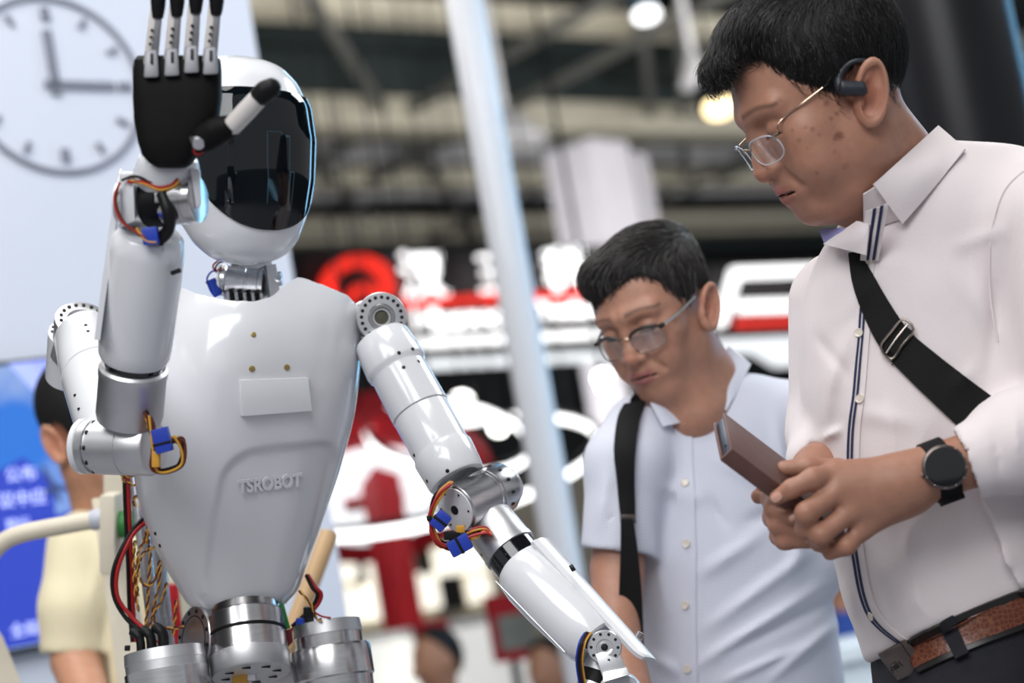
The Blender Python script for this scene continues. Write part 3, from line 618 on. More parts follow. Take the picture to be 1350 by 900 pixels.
def torso_pt(z, a, inset=0.0):
    sx, fy = tsec(z, a); q = 1 - inset / .1
    P = TO + z * RU + q * sx * RS + q * fy * RF
    dl, dr, l, r = [np.interp(z, _zz, _sc[:, i]) for i in range(4)]
    px = PX(P)[0]; t = min(max((px - l) / (r - l), 0), 1)
    return P + A(1, 0, 0) * ((dl + (dr - dl) * t) * -P[2] / F_PX)
_rx = [150, 215, 240, 262, 300, 335, 362, 378, 387, 392, 402, 430, 458, 476, 500]; _ry = [410, 398, 379, 388, 396, 397, 390, 376, 364, 364, 367, 377, 389, 408, 420]
_zg = np.linspace(.12, .235, 47); _ag = np.linspace(-np.pi, np.pi, 181); _zr = []
for a in _ag:
    if abs(a) > 1.75: _zr.append(np.nan); continue
    q_ = np.array([PX(torso_pt(z, a)) for z in _zg]); e_ = q_[:, 1] - np.interp(q_[:, 0], _rx, _ry); k_ = np.argmin(np.abs(e_)); _zr.append(_zg[k_])
_zr = np.array(_zr); _ok = ~np.isnan(_zr); _zr = np.interp(_ag, _ag[_ok], _zr[_ok]); _zr = np.convolve(np.pad(_zr, 1, mode='edge'), np.ones(3) / 3, 'valid')
def ztop(a): return float(np.interp(a, _ag, _zr))              # rim: low in front of the neck, a horn beside it, then down to the shoulder
na, nz = 180, 110
ang = np.linspace(-np.pi, np.pi, na, endpoint=False); G = []
for i in range(nz):
    v = i / (nz - 1); row = []
    for a in ang:
        zb = -.184; z = zb + (ztop(a) - zb) * v
        sx, fy = tsec(z, a); ins = 0
        if math.cos(a) > .2:                                # recessed belly panel with a soft rounded border
            hw = .066 + .10 * (z + .18) * .18; top = -.0 ; r = .03
            qx, qz = abs(sx - .019 * (z + .19) / .19) - (hw - r), (z - (top - r)) if z > top - r else 0
            dd = math.hypot(max(qx, 0), max(qz, 0)) + min(max(qx, qz if z > top - r else -1), 0) - r
            ins = .0060 / (1 + math.exp(max(-60, min(60, dd / .0011)))) 
        e = .012 * max(0, 1 - v / .045) ** 2
        row.append(torso_pt(z, a, ins + e))
    G.append(row)
G = np.array(G)
rimin = [G[-1] + (TO + .2 * RU - G[-1]) * .03 - RU * .002, G[-1] + (TO + .2 * RU - G[-1]) * .06 - RU * .03]
Vt, Ft = loft(np.concatenate([G, np.array(rimin)]), cap=False); Ft = Ft + [tuple(range(na))[::-1]]
torso = mo('torso_shell', (Vt, Ft), m_shell, robot)
T_torso = bvh(Vt, Ft)
# raised box on the chest
cs = [hit(T_torso, x, y, 0) for x, y in ((315, 500), (405, 497), (408, 541), (316, 548))]
nb_ = nrm(np.cross(cs[1] - cs[0], cs[3] - cs[0])); nb_ = nb_ if nb_[2] > 0 else -nb_
fr4 = [cs[0] + nb_ * .0055, cs[1] + nb_ * .0055, cs[2] + nb_ * .011, cs[3] + nb_ * .011]
bk4 = [c - nb_ * .012 for c in cs]
def hexa(f4, b4, bev=.0015):
    bm = bmesh.new(); v = [bm.verts.new(p) for p in (*f4, *b4)]
    for q in ((0, 1, 2, 3), (7, 6, 5, 4), (0, 4, 5, 1), (1, 5, 6, 2), (2, 6, 7, 3), (3, 7, 4, 0)): bm.faces.new([v[i] for i in q])
    bmesh.ops.recalc_face_normals(bm, faces=bm.faces)
    bmesh.ops.bevel(bm, geom=list(bm.edges), offset=bev, segments=2, profile=.6, affect='EDGES')
    bm.verts.ensure_lookup_table(); V = np.array([x.co for x in bm.verts]); f = [[x.index for x in p.verts] for p in bm.faces]; bm.free(); return V, f
mo('chest_box', hexa(fr4, bk4), m_shell, torso, auto=40)
# raised letters
V, f = text_mesh('TSROBOT', .021, .0016, .0002, .0007)
V[:, 0] *= 90 * mpp(2.27) / (V[:, 0].max() - V[:, 0].min()); a0, a1 = hit(T_torso, 308, 639), hit(T_torso, 402, 628); up0 = hit(T_torso, 354, 610)
ex = nrm(a1 - a0); mid = hit(T_torso, 355, 637); ez = nrm(np.cross(ex, nrm(up0 - mid))); ey = np.cross(ez, ex)
mo('raised_lettering', (mid + V[:, :1] * ex + V[:, 1:2] * ey + (V[:, 2:] + .0022) * ez, f), m_shell, torso, smooth=False, label='raised white letters across the belly panel')
for x, y in ((334, 441), (332, 486), (378, 484)):
    p = hit(T_torso, x, y); n = nrm(np.array(T_torso.find_nearest(Vector(p))[1])); n = n if n[2] > 0 else -n
    mo('indicator_dot', rod(p - n * .001, p + n * .0012, .0036 if y > 450 else .003), m_brass, torso)
for x, y in ((205, 703), (211, 719), (474, 531)):
    p = hit(T_torso, x, y); n = nrm(np.array(T_torso.find_nearest(Vector(p))[1])); n = n if n[2] > 0 else -n
    mo('screw', rod(p - n * .001, p + n * .001, .0022, n=12), m_hole, torso)
# inner bulkhead closing the collar
zc = .165; ringp = np.array([torso_pt(zc, a, .004) for a in ang]); 
mo('collar_bulkhead', (np.vstack([ringp, ringp - RU * .004]), grid_faces(2, na) + [tuple(range(na)), tuple(range(na, 2 * na))[::-1]]), m_alu2, torso)

# ---- head
HO = C(310, 214, 2.37)
hz = np.array([-.128, -.126, -.118, -.10, -.07, -.03, .02, .06, .09, .110, .121, .126, .1275])
hw_ = np.array([.002, .024, .043, .060, .073, .083, .088, .085, .074, .058, .038, .018, .002])
hf = np.array([.03, .052, .068, .080, .090, .096, .098, .092, .078, .060, .038, .018, .002])
hb = np.array([-.025, -.005, .010, .030, .055, .080, .098, .100, .088, .066, .042, .020, .002])
HPS = math.radians(34); hf_w = A(math.sin(HPS), -math.cos(HPS), 0); hup = nrm(A(0, 0, 1) + B @ A(.13, 0, 0) + hf_w * .02); hf_w = nrm(hf_w - hup * (hf_w @ hup))
HF, HU = B.T @ hf_w, B.T @ hup; HS = np.cross(HU, HF); HS = HS if HS[0] > 0 else -HS
zsm = np.linspace(-.128, .1275, 300)
def smo(v, lo=.0015): return np.maximum(dense(v, hz, zsm, 21), lo)
_hw, _hf, _hb = smo(hw_), smo(hf), smo(hb, -1)
def head_pt(z, a, off=0.0):
    e = 2 / 2.35; s, c = math.sin(a), math.cos(a)
    sx = math.copysign(abs(s) ** e, s) * np.interp(z, zsm, _hw); f_, b_ = np.interp(z, zsm, _hf), np.interp(z, zsm, _hb)
    mid_ = (f_ - b_) / 2; dep = (f_ + b_) / 2; fy = mid_ + math.copysign(abs(c) ** e, c) * dep
    nl = nrm(sx * HS + (fy - .01) * HF + z * .5 * HU)
    return HO + sx * HS + fy * HF + z * HU + nl * off
def cosgrid(a, b, n): return a + (b - a) * (1 - np.cos(np.linspace(0, np.pi, n))) / 2
S = [[head_pt(z, a) for a in np.linspace(-np.pi, np.pi, 96, endpoint=False)] for z in cosgrid(-.128, .1275, 80)]
headshell = mo('head_shell', loft(S), m_shell, robot)
# visor: wide at the top, U-shaped below
zt_, zb_ = .071, -.094; Gv = []
for i in range(70):
    v = i / 69; z = zb_ + (zt_ - zb_) * (1 - math.cos(v * math.pi / 2) if False else v ** 1.6)
    q = (z - zb_) / .10; half = 1.22 * (1 - max(0, 1 - q) ** 2.4) ** .5 if q < 1 else 1.22
    Gv.append([head_pt(z, s * half, .0022 - .004 * max(0, (abs(s) - .96) / .04) - (.004 if i in (0, 69) else 0)) for s in np.linspace(-1, 1, 90)])
visor = mo('visor', sheet(Gv, .002), m_visor, robot, label='curved black glossy visor')

# ---- neck
nk = lambda x, y, d=2.40: C(x, y, d)
neck = mo('neck_motor', lathe(nk(291, 369), nk(349, 374), [(0, .014), (.001, .0185), (.006, .0195), (.0075, .0178), (.03, .0178), (.0305, .0172), (.033, .0172), (.0335, .0178), (.045, .0178), (.046, .0165), (.0515, .0165), (.0515, .012)], 40), m_alu, robot)
mo('motor_face', lathe(nk(288, 369), nk(292, 369), [(0, .008), (.0005, .0185), (.0025, .0192), (.0035, .019)], 36), m_shell, neck)
mo('motor_hub', rod(nk(285, 369), nk(289, 369), .007), m_alu2, neck)
mo('neck_plate', rbox(nk(353, 378, 2.4), np.stack([RS, RU, RF]), (.0065, .024, .022), .15), m_alu2, robot)
kn = mo('neck_knob', rod(nk(359, 368, 2.39), nk(372, 367, 2.39), .0085), m_steel, robot)
mo('head_bracket', rbox(nk(332, 352, 2.44), np.stack([RS, RU, RF]), (.022, .012, .014), .15), m_alu2, robot)
for i in range(9):
    x = 299 + i * 5.5
    mo('drive_belt_tooth', rbox(nk(x, 391 + i * .25, 2.385), np.stack([RS, RU, RF]), (.0021, .0052, .006), .2), m_blackp if i % 2 else m_alu2, neck)
mo('blue_clip', rbox(nk(283, 379, 2.385), np.stack([nrm(RS + .3 * RU), nrm(RU - .3 * RS), RF]), (.0045, .011, .004), .3), m_blue, neck)
for k, (c_, pts) in enumerate(((m_red, [(303, 335), (290, 342), (281, 350), (285, 358), (292, 352)]), (m_blk, [(305, 338), (296, 344), (288, 347), (284, 354), (289, 362)]), (m_blue, [(292, 362), (281, 357), (273, 367), (277, 382), (284, 392)]), (m_blk, [(275, 374), (272, 372), (280, 371), (290, 369)]))):
    mo('neck_wire', tube([nk(x, y, 2.385) for x, y in pts], .0011), c_, neck)

# ---- arm hanging on the picture's right
def shell_lathe(p0, p1, segs, n=64, sq=1.0, hint=(0, 1, 0)): return lathe(p0, p1, segs, n, sq, hint)
sh = mo('shoulder_joint', lathe(C(497, 423, 2.415), C(503, 418, 2.352), [(0, .02), (.001, .0285), (.055, .0285), (.0565, .0298), (.0645, .0298), (.0655, .0288), (.066, .017), (.066, .016), (.062, .0155), (.062, .0115), (.064, .011), (.064, .0085), (.05, .0083)], 56), m_alu2, robot)
axs = nrm(C(503, 418, 2.352) - C(497, 423, 2.415)); ps = C(497, 423, 2.415) + axs * .0655
mo('bolt_circle', bolts(ps, axs, .0238, 20, .0022, .001), m_hole, sh)
mo('bearing', ring(ps - axs * .006, ps + axs * .0012, .0155, .0118), m_steel, sh)
mo('bearing_bore', rod(ps - axs * .02, ps - axs * .004, .0116), mat('olive_bore', (.10, .095, .07), .5, metal=.4), sh)
sf = mo('shoulder_flange', lathe(C(480, 432, 2.42), C(490, 424, 2.375), [(0, .018), (.001, .029), (.034, .029), (.036, .027)], 48), m_alu, robot)
ax2 = nrm(C(490, 424, 2.375) - C(480, 432, 2.42)); mo('bolt_circle', bolts(C(480, 432, 2.42) + ax2 * .0365, ax2, .024, 18, .002, .001), m_hole, sf)
a0, a1 = C(502, 446, 2.365), C(603, 632, 2.29)
Lr = np.linalg.norm(a1 - a0); u = lambda f_: f_ * Lr
arm_prof = [(u(0), .026), (u(.004), .0325), (u(.02), .0345), (u(.20), .0372), (u(.22), .0365), (u(.235), .0340), (u(.25), .0338), (u(.42), .0350), (u(.525), .0352), (u(.53), .0335), (u(.535), .033)]
ua = mo('upper_arm_shell', shell_lathe(a0, a1, arm_prof), m_shell, robot)
arm2 = [(u(.528), .030), (u(.530), .0336), (u(.538), .0345), (u(.78), .0342), (u(.80), .0348), (u(.82), .0366), (u(.985), .0345), (u(1.0), .033), (u(1.0), .026), (u(.96), .025)]
la = mo('lower_sleeve_shell', shell_lathe(a0, a1, arm2), m_shell, robot)
Tarm = bvh(*join(lathe(a0, a1, arm_prof, 64), lathe(a0, a1, arm2, 64)))
for x, y in ((526, 465), (532, 484), (544, 460), (552, 476), (546, 600), (538, 609), (563, 634)):
    p = hit(Tarm, x, y); n = np.array(Tarm.find_nearest(Vector(p))[1]); n = n if n[2] > 0 else -n
    mo('screw', rod(p - n * .002, p + n * .0005, .0023, n=12), m_hole, ua if y < 500 else la)
for t_ in (.12,):
    pass
# dark reveal between the two sleeves
mo('sleeve_gap', lathe(a0 + (a1 - a0) * .505, a1, [(0, .030), (.001, .0338), (.006, .0338), (.007, .03)], 56), m_blackp, ua)
# elbow motor
e0, e1 = C(600, 672, 2.262), C(664, 640, 2.325); Le = np.linalg.norm(e1 - e0); v = lambda f_: f_ * Le
em = mo('elbow_motor', lathe(e0, e1, [(0, .022), (v(.01), .0268), (v(.03), .0285), (v(.30), .0288), (v(.305), .0282), (v(.60), .0282), (v(.605), .029), (v(.64), .0292), (v(.645), .0284), (v(.66), .0284), (v(.665), .0296), (v(.94), .0296), (v(1), .027)], 56), m_alu, robot)
eax = nrm(e1 - e0)
mo('motor_face', lathe(e0 - eax * .0008, e0 + eax * .002, [(0, .012), (.0002, .0255), (.002, .0262)], 48), m_shell, em)
mo('face_port', rod(e0 - eax * .0015, e0 - eax * .0003, .0055), m_hole, em)
mo('bolt_circle', bolts(e0 + eax * .0, eax, .021, 6, .0014, .0012), m_hole, em)
mo('slot_row', bolts(e0 + eax * v(.80), eax, .0288, 12, .0022, .002), m_hole, em)
mo('elbow_yoke', lathe(C(620, 633, 2.31), C(641, 662, 2.30), [(0, .02), (.002, .026), (.024, .026), (.03, .02)], 40), m_alu2, robot)
mo('elbow_cap', rod(C(657, 646, 2.32), C(669, 638, 2.335), .0285, .024), m_alu2, robot)
c0, c1 = C(640, 684, 2.29), C(682, 737, 2.262); Lc = np.linalg.norm(c1 - c0)
co = mo('forearm_collar', lathe(c0, c1, [(0, .02), (.003, .0285), (.006, .0305), (Lc * .70, .0312), (Lc * .705, .0322), (Lc * .80, .0322), (Lc * .81, .03)], 56), m_alu2, robot)
mo('black_ring', lathe(c0, c1, [(Lc * .80, .027), (Lc * .801, .0302), (Lc * 1.16, .0302), (Lc * 1.17, .026)], 56), m_blackg, co)
Tc = bvh(*lathe(c0, c1, [(0, .02), (.003, .0285), (.006, .0305), (Lc, .0312)], 56))
for x, y in ((672, 707), (651, 722), (635, 731), (628, 736), (640, 741)):
    p = hit(Tc, x, y); n = np.array(Tc.find_nearest(Vector(p))[1]); n = n if n[2] > 0 else -n
    mo('screw', rod(p - n * .002, p + n * .0005, .0018, n=12), m_hole, co)
# forearm shell
f0, f1 = C(688, 746, 2.262), C(787, 846, 2.20)
x_, y_, z_ = frame(f1 - f0, (0, 0, 1)); Lf = np.linalg.norm(f1 - f0); S = []
aa = np.linspace(0, 2 * np.pi, 64, endpoint=False)
for t, r, dx in ((-.003, .028, 0), (-.0015, .034, 0), (.004, .0375, 0), (.02, .0402, 0), (Lf * .45, .0405, 0), (Lf * .8, .0385, 0), (Lf * .93, .0365, 0), (Lf * 1.0, .034, 0), (Lf * 1.01, .030, 0), (Lf * 1.0, .02, 0)):
    S.append(f0 + z_ * t + r * (np.cos(aa)[:, None] * x_ * .93 + np.sin(aa)[:, None] * y_ * 1.0))
fa = mo('forearm_shell', loft(S), m_shell, robot)
# side blade that runs past the wrist
side = nrm(C(760, 770, 2.2) - C(735, 800, 2.2)); side = nrm(side - z_ * (side @ z_)); nb2 = nrm(np.cross(z_, side)); nb2 = nb2 if nb2[2] > 0 else -nb2
Gb = []
for t in np.linspace(.002, Lf + .064, 34):
    k = max(0, (t - Lf - .03) / .034); q = math.sqrt(max(.02, 1 - k ** 5)); rr = .0412 - .0075 * max(0, t) / Lf
    Gb.append([f0 + z_ * t + rr * (side * math.cos(s * .72 * q + .05) + nb2 * math.sin(s * .72 * q + .05)) for s in np.linspace(-1, 1, 18)])
mo('forearm_blade', sheet(Gb, .0055), m_shell, fa)
mo('end_port', rod(f1 + nb2 * .016 + z_ * .0005, f1 + nb2 * .016 + z_ * .004, .0115), m_hole, fa)
mo('hex_bolt', rod(C(846, 842, 2.195), C(838, 838, 2.195), .007, n=6), m_steel, fa)
mo('button', rod(C(757, 747, 2.2), C(752, 750, 2.2), .004), m_hole, fa)
seam = [f0 + z_ * t - side * .030 + nb2 * math.sqrt(max(.0402 ** 2 - .031 ** 2, 0)) * .98 for t in np.linspace(0, Lf * .92, 12)]
mo('shell_seam', tube(seam, .0007, 6, 0), m_alu2, fa)
# wrist
wm = mo('wrist_motor', lathe(C(797, 866, 2.20), C(783, 905, 2.19), [(0, .012), (.002, .0185), (.03, .0195), (.05, .0195), (.06, .017)], 40), m_alu2, robot)
mo('wrist_strap', lathe(C(797, 866, 2.20), C(783, 905, 2.19), [(.018, .018), (.0185, .0202), (.032, .0202), (.0325, .018)], 40), m_blackp, wm)
ax3 = nrm(A(-.05, .12, 1)); pw = C(797, 853, 2.165)
wd = mo('wrist_disc', lathe(pw - ax3 * .012, pw, [(0, .016), (.0005, .0188), (.0105, .0188), (.0118, .0178), (.012, .009), (.0105, .0085), (.0105, .006), (.0118, .0055), (.0118, .004), (.009, .0038)], 48), m_alu2, robot)
mo('bolt_circle', bolts(pw, ax3, .0146, 10, .0017, .0006), m_hole, wd); mo('disc_bore', rod(pw - ax3 * .004, pw - ax3 * .0006, .004), m_hole, wd)
wx = nrm(C(826, 884, 2.165) - C(797, 890, 2.165)); wy = nrm(np.cross(ax3, wx))
mo('wrist_bracket', hexa([C(785, 862, 2.164), C(814, 852, 2.166), C(827, 885, 2.16), C(794, 892, 2.158)], [C(785, 862, 2.172), C(814, 852, 2.174), C(827, 885, 2.168), C(794, 892, 2.166)], .001), m_alu2, wd)
mo('bracket_foot', hexa([C(794, 886, 2.15), C(827, 879, 2.152), C(830, 889, 2.145), C(795, 899, 2.143)], [C(794, 886, 2.172), C(827, 879, 2.174), C(830, 889, 2.168), C(795, 899, 2.166)], .0015), m_alu2, wd)
mo('wrist_ball', lathe(C(814, 886, 2.19), C(818, 960, 2.17), [(0, .008), (.004, .018), (.012, .024), (.03, .027), (.06, .026)], 40), m_shell, robot)
mo('wrist_palm', lathe(C(818, 935, 2.18), C(835, 1010, 2.16), [(0, .02), (.004, .03), (.03, .036), (.06, .03), (.064, .02)], 40, .55), m_blackp, robot)
for i, (c_, o_) in enumerate(((m_blk, 0), (m_brn, 3), (m_yel, 5), (m_blue, -3))):
    mo('wrist_wire', tube([C(774 + o_, 834, 2.17), C(767 + o_, 846, 2.16), C(763 + o_, 868, 2.16), C(765 + o_, 890, 2.17), C(770 + o_, 915, 2.18)], .0022 if i == 0 else .0012), c_, fa)
# elbow wiring
P_ = lambda L, d: [C(x, y, d) for x, y in L]
wl = random.Random(3)
for k in range(14):
    c_ = (m_red, m_blk, m_brn, m_yel, m_red, m_brn)[k % 6]; j = lambda s=4: wl.uniform(-s, s)
    pts = [(596 + j(3), 636 + j(2)), (578 + j(), 652 + j()), (568 + j(3), 676 + j()), (571 + j(3), 700 + j()), (582 + j(), 718 + j()), (602 + j(5), 716 + j(6)), (622 + j(5), 704 + j(6)), (638 + j(3), 699 + j(5)), (648, 704 + j(3))]
    mo('elbow_wire', tube(P_(pts, 2.245 + wl.uniform(-.01, .01)), .0012 + .0004 * (k % 3 == 0), 7, 6), c_, em)
for c_, (x, y, an, hx, hy) in ((m_blue, (606, 718, -.5, 15, 11)), (m_blue, (581, 686, .9, 12, 10))):
    ex = A(math.cos(an), -math.sin(an), 0) if an < 0 else A(math.cos(an), math.sin(an), 0)
    o = mo('blue_connector', rbox(C(x, y, 2.235), np.stack([ex, np.cross(A(0, 0, 1), ex), A(0, 0, 1)]), (hx * mpp(2.24), hy * mpp(2.24), .008), .3), m_blue, em)
    mo('cable_tie', rbox(C(x, y, 2.235), np.stack([ex, np.cross(A(0, 0, 1), ex), A(0, 0, 1)]), (.0016, hy * mpp(2.24) + .0007, .0088), .3), m_blk, o)
mo('cable_tie_head', rbox(C(566, 683, 2.235), np.eye(3), (.003, .003, .003), .3), m_blk, em)
mo('yellow_connector', rbox(C(607, 697, 2.235), np.eye(3), (.005, .004, .004), .3), m_yel, em)
mo('black_connector', rbox(C(596, 706, 2.235), np.eye(3), (.009, .005, .004), .3), m_blk, em)

# ---- raised arm on the picture's left
s0, s1 = C(104, 452, 2.30), C(118, 405, 2.36)
sj = mo('shoulder_joint', lathe(C(100, 468, 2.325), C(112, 414, 2.285), [(0, .02), (.002, .031), (.044, .031), (.0455, .0325), (.054, .0325), (.055, .031), (.0553, .019), (.050, .018), (.050, .012)], 48), m_alu2, robot)
axl = nrm(C(112, 414, 2.285) - C(100, 468, 2.325)); mo('bolt_circle', bolts(C(100, 468, 2.325) + axl * .0556, axl, .0258, 18, .0022, .0008), m_hole, sj)
sf2 = mo('shoulder_flange', lathe(C(92, 498, 2.35), C(97, 428, 2.305), [(0, .024), (.002, .0285), (.066, .0285), (.068, .026)], 40), m_shell, robot)
mo('bolt_circle', bolts(C(92, 498, 2.35) + nrm(C(97, 428, 2.305) - C(92, 498, 2.35)) * .0683, nrm(C(97, 428, 2.305) - C(92, 498, 2.35)), .0235, 16, .002, .0008), m_hole, sf2)
b0, b1 = C(112, 440, 2.28), C(152, 580, 2.10); Lb = np.linalg.norm(b1 - b0)
ua2 = mo('upper_arm_shell', lathe(b0, b1, [(0, .022), (.004, .033), (.012, .0365), (Lb * .3, .0385), (Lb * .42, .0390), (Lb * .425, .0375), (Lb * .44, .0375), (Lb * .445, .0393), (Lb * .78, .0378), (Lb * .97, .0350), (Lb, .031)], 64), m_shell, robot)
T2 = bvh(*lathe(b0, b1, [(0, .022), (.012, .0365), (Lb * .3, .0385), (Lb * .78, .0385), (Lb * .97, .035)], 64))
for x, y in ((113, 429), (116, 437), (99, 521), (104, 539)):
    p = hit(T2, x, y, 0, 2.2); mo('screw', rod(p - A(0, 0, .002), p + A(0, 0, .0006), .0018, n=12), m_hole, ua2)
g0, g1 = C(112, 588, 2.075), C(203, 590, 2.045); Lg = np.linalg.norm(g1 - g0); gx = nrm(g1 - g0)
em2 = mo('elbow_motor', lathe(g0, g1, [(0, .024), (.001, .0275), (.012, .0285), (.013, .0262), (.019, .0262), (.0195, .029), (Lg * .62, .0292), (Lg * .625, .0285), (Lg * .65, .0285), (Lg * .655, .0292), (Lg * .97, .0288), (Lg, .027)], 56), m_alu2, robot)
mo('motor_face', ring(g0 - gx * .004, g0 + gx * .003, .029, .017), m_shell, em2)
mo('slot_row', bolts(g0 + gx * .016, gx, .0265, 10, .0024, .001), m_hole, em2)
mo('bolt_circle', bolts(g0 - gx * .004, gx, .0235, 14, .0018, .0008), m_hole, em2)
h0, h1 = C(170, 556, 2.05), C(176, 482, 2.025); Lh = np.linalg.norm(h1 - h0)
co2 = mo('forearm_collar', lathe(h0, h1, [(0, .026), (.003, .0330), (.01, .0345), (Lh * .82, .0345), (Lh * .84, .0352), (Lh * .96, .0352), (Lh, .0325)], 60), m_alu2, robot)
mo('black_ring', lathe(h0, h1, [(Lh * .97, .028), (Lh * .98, .0302), (Lh * 1.32, .0302), (Lh * 1.33, .027)], 56), m_blackg, co2)
for x, y in ((147, 502), (180, 507), (210, 505)):
    p = C(x, y, 2.05 - .0352 * math.sqrt(max(0, 1 - ((x - 173) / 44) ** 2)) - .002); mo('screw', rod(p - A(0, 0, .002), p + A(0, 0, .001), .0018, n=12), m_hole, co2)
q0, q1 = C(177, 466, 2.02), C(197, 306, 1.965); Lq = np.linalg.norm(q1 - q0); x_, y_, z_ = frame(q1 - q0, (0, 0, 1)); S = []
for t, r in ((-.006, .026), (-.005, .034), (0, .0362), (.012, .0372), (Lq * .5, .0376), (Lq * .85, .037), (Lq * .95, .0352), (Lq * .99, .031), (Lq, .024)):
    S.append(q0 + z_ * t + r * (np.cos(aa)[:, None] * x_ + np.sin(aa)[:, None] * y_))
fa2 = mo('forearm_shell', loft(S), m_shell, robot)
mo('shell_seam', tube([q0 + z_ * t + A(.0215, 0, .0304) * (1 + .02 * (t / Lq)) for t in np.linspace(.0, Lq * .93, 10)], .0008, 6, 0), m_alu2, fa2)
mo('side_slot', rbox(C(232, 358, 1.95), np.stack([nrm(A(1, .45, -.9)), nrm(A(-.4, 1, 0)), A(0, 0, 1)]), (.006, .0022, .003), .4), m_hole, fa2)
Gb = [[C(146 + (160 - 146) * 0 + (x + 0) * 1, y, 1.985) for x in (0,)] for y in (0,)]
blade = []
for t in np.linspace(0, 1, 24):
    y = 448 - t * 222; xc = 133 + t * 30; wv = .026 * (1 if t < .8 else math.sqrt(max(.05, 1 - ((t - .8) / .21) ** 2)))
    blade.append([C(xc + 4 - 7 * math.cos(s * 1.3), y, 1.99) + A(0, 0, s * wv) for s in np.linspace(-1, 1, 12)])
mo('forearm_blade', sheet(blade, .0055), m_shell, fa2)
# wrist of the raised arm
k0, k1 = C(166, 270, 1.965), C(262, 262, 1.94); kx = nrm(k1 - k0); Lk = np.linalg.norm(k1 - k0)
wm2 = mo('wrist_motor', lathe(k0, k1, [(0, .018), (.001, .0222), (.006, .0235), (.024, .0235), (.0245, .022), (.044, .022), (.0445, .0235), (Lk * .86, .0235), (Lk * .865, .0226), (Lk * .9, .0226), (Lk * .905, .0232), (Lk * .99, .0228), (Lk, .02)], 48), m_steel, robot)
mo('motor_face', ring(k0 - kx * .004, k0 + kx * .003, .0225, .009), m_shell, wm2)
mo('wrist_strap', lathe(k0, k1, [(.0255, .022), (.026, .0245), (.043, .0245), (.0435, .022)], 44), m_blackp, wm2)
mo('label_patch', hexa([C(190, 268, 1.927), C(211, 267, 1.926), C(209, 288, 1.935), C(190, 290, 1.936)], [C(190, 268, 1.932), C(211, 267, 1.931), C(209, 288, 1.94), C(190, 290, 1.941)], .0006), m_blackp, wm2)
mo('wrist_bracket', hexa([C(158, 228, 1.93), C(176, 226, 1.925), C(178, 292, 1.93), C(158, 300, 1.94)], [C(157, 228, 1.985), C(172, 226, 1.985), C(173, 292, 1.985), C(156, 300, 1.985)], .003), m_shell, wm2)
mo('bracket_disc', rod(C(154, 268, 1.945), C(163, 268, 1.945), .0205), m_alu2, wm2)
mo('wrist_bracket', hexa([C(250, 222, 1.925), C(264, 222, 1.925), C(266, 270, 1.93), C(258, 276, 1.93)], [C(250, 222, 1.97), C(264, 222, 1.97), C(266, 270, 1.975), C(258, 276, 1.975)], .003), m_shell, wm2)
mo('wrist_cup', lathe(C(218, 240, 1.955), C(226, 196, 1.93), [(0, .026), (.002, .0315), (.008, .0325), (.024, .0298), (.03, .027), (.034, .02)], 48, .85), m_shell, robot)
mo('blue_connector', rbox(C(199, 311, 1.93), np.stack([A(1, .1, 0), A(-.1, 1, 0), A(0, 0, 1)]), (.0075, .0085, .006), .3), m_blue, wm2)
mo('cable_bundle', tube([C(214, 255, 1.93), C(222, 280, 1.925), C(222, 302, 1.935), C(208, 318, 1.94)], .0062, 10), m_blk, wm2)
for k, (c_, pts) in enumerate(((m_red, [(168, 240), (190, 240), (208, 247), (226, 244), (234, 235)]), (m_yel, [(172, 238), (192, 243), (210, 250), (228, 246), (236, 238)]), (m_red, [(158, 240), (151, 262), (158, 288), (175, 303), (190, 312)]), (m_brn, [(156, 244), (153, 268), (163, 292), (182, 308), (194, 314)]), (m_blk, [(160, 238), (178, 232), (200, 240), (222, 240)]), (m_yel, [(180, 300), (186, 310), (194, 318), (206, 319)]))):
    mo('wrist_wire', tube(P_(pts, 1.925), .0014, 7), c_, wm2)
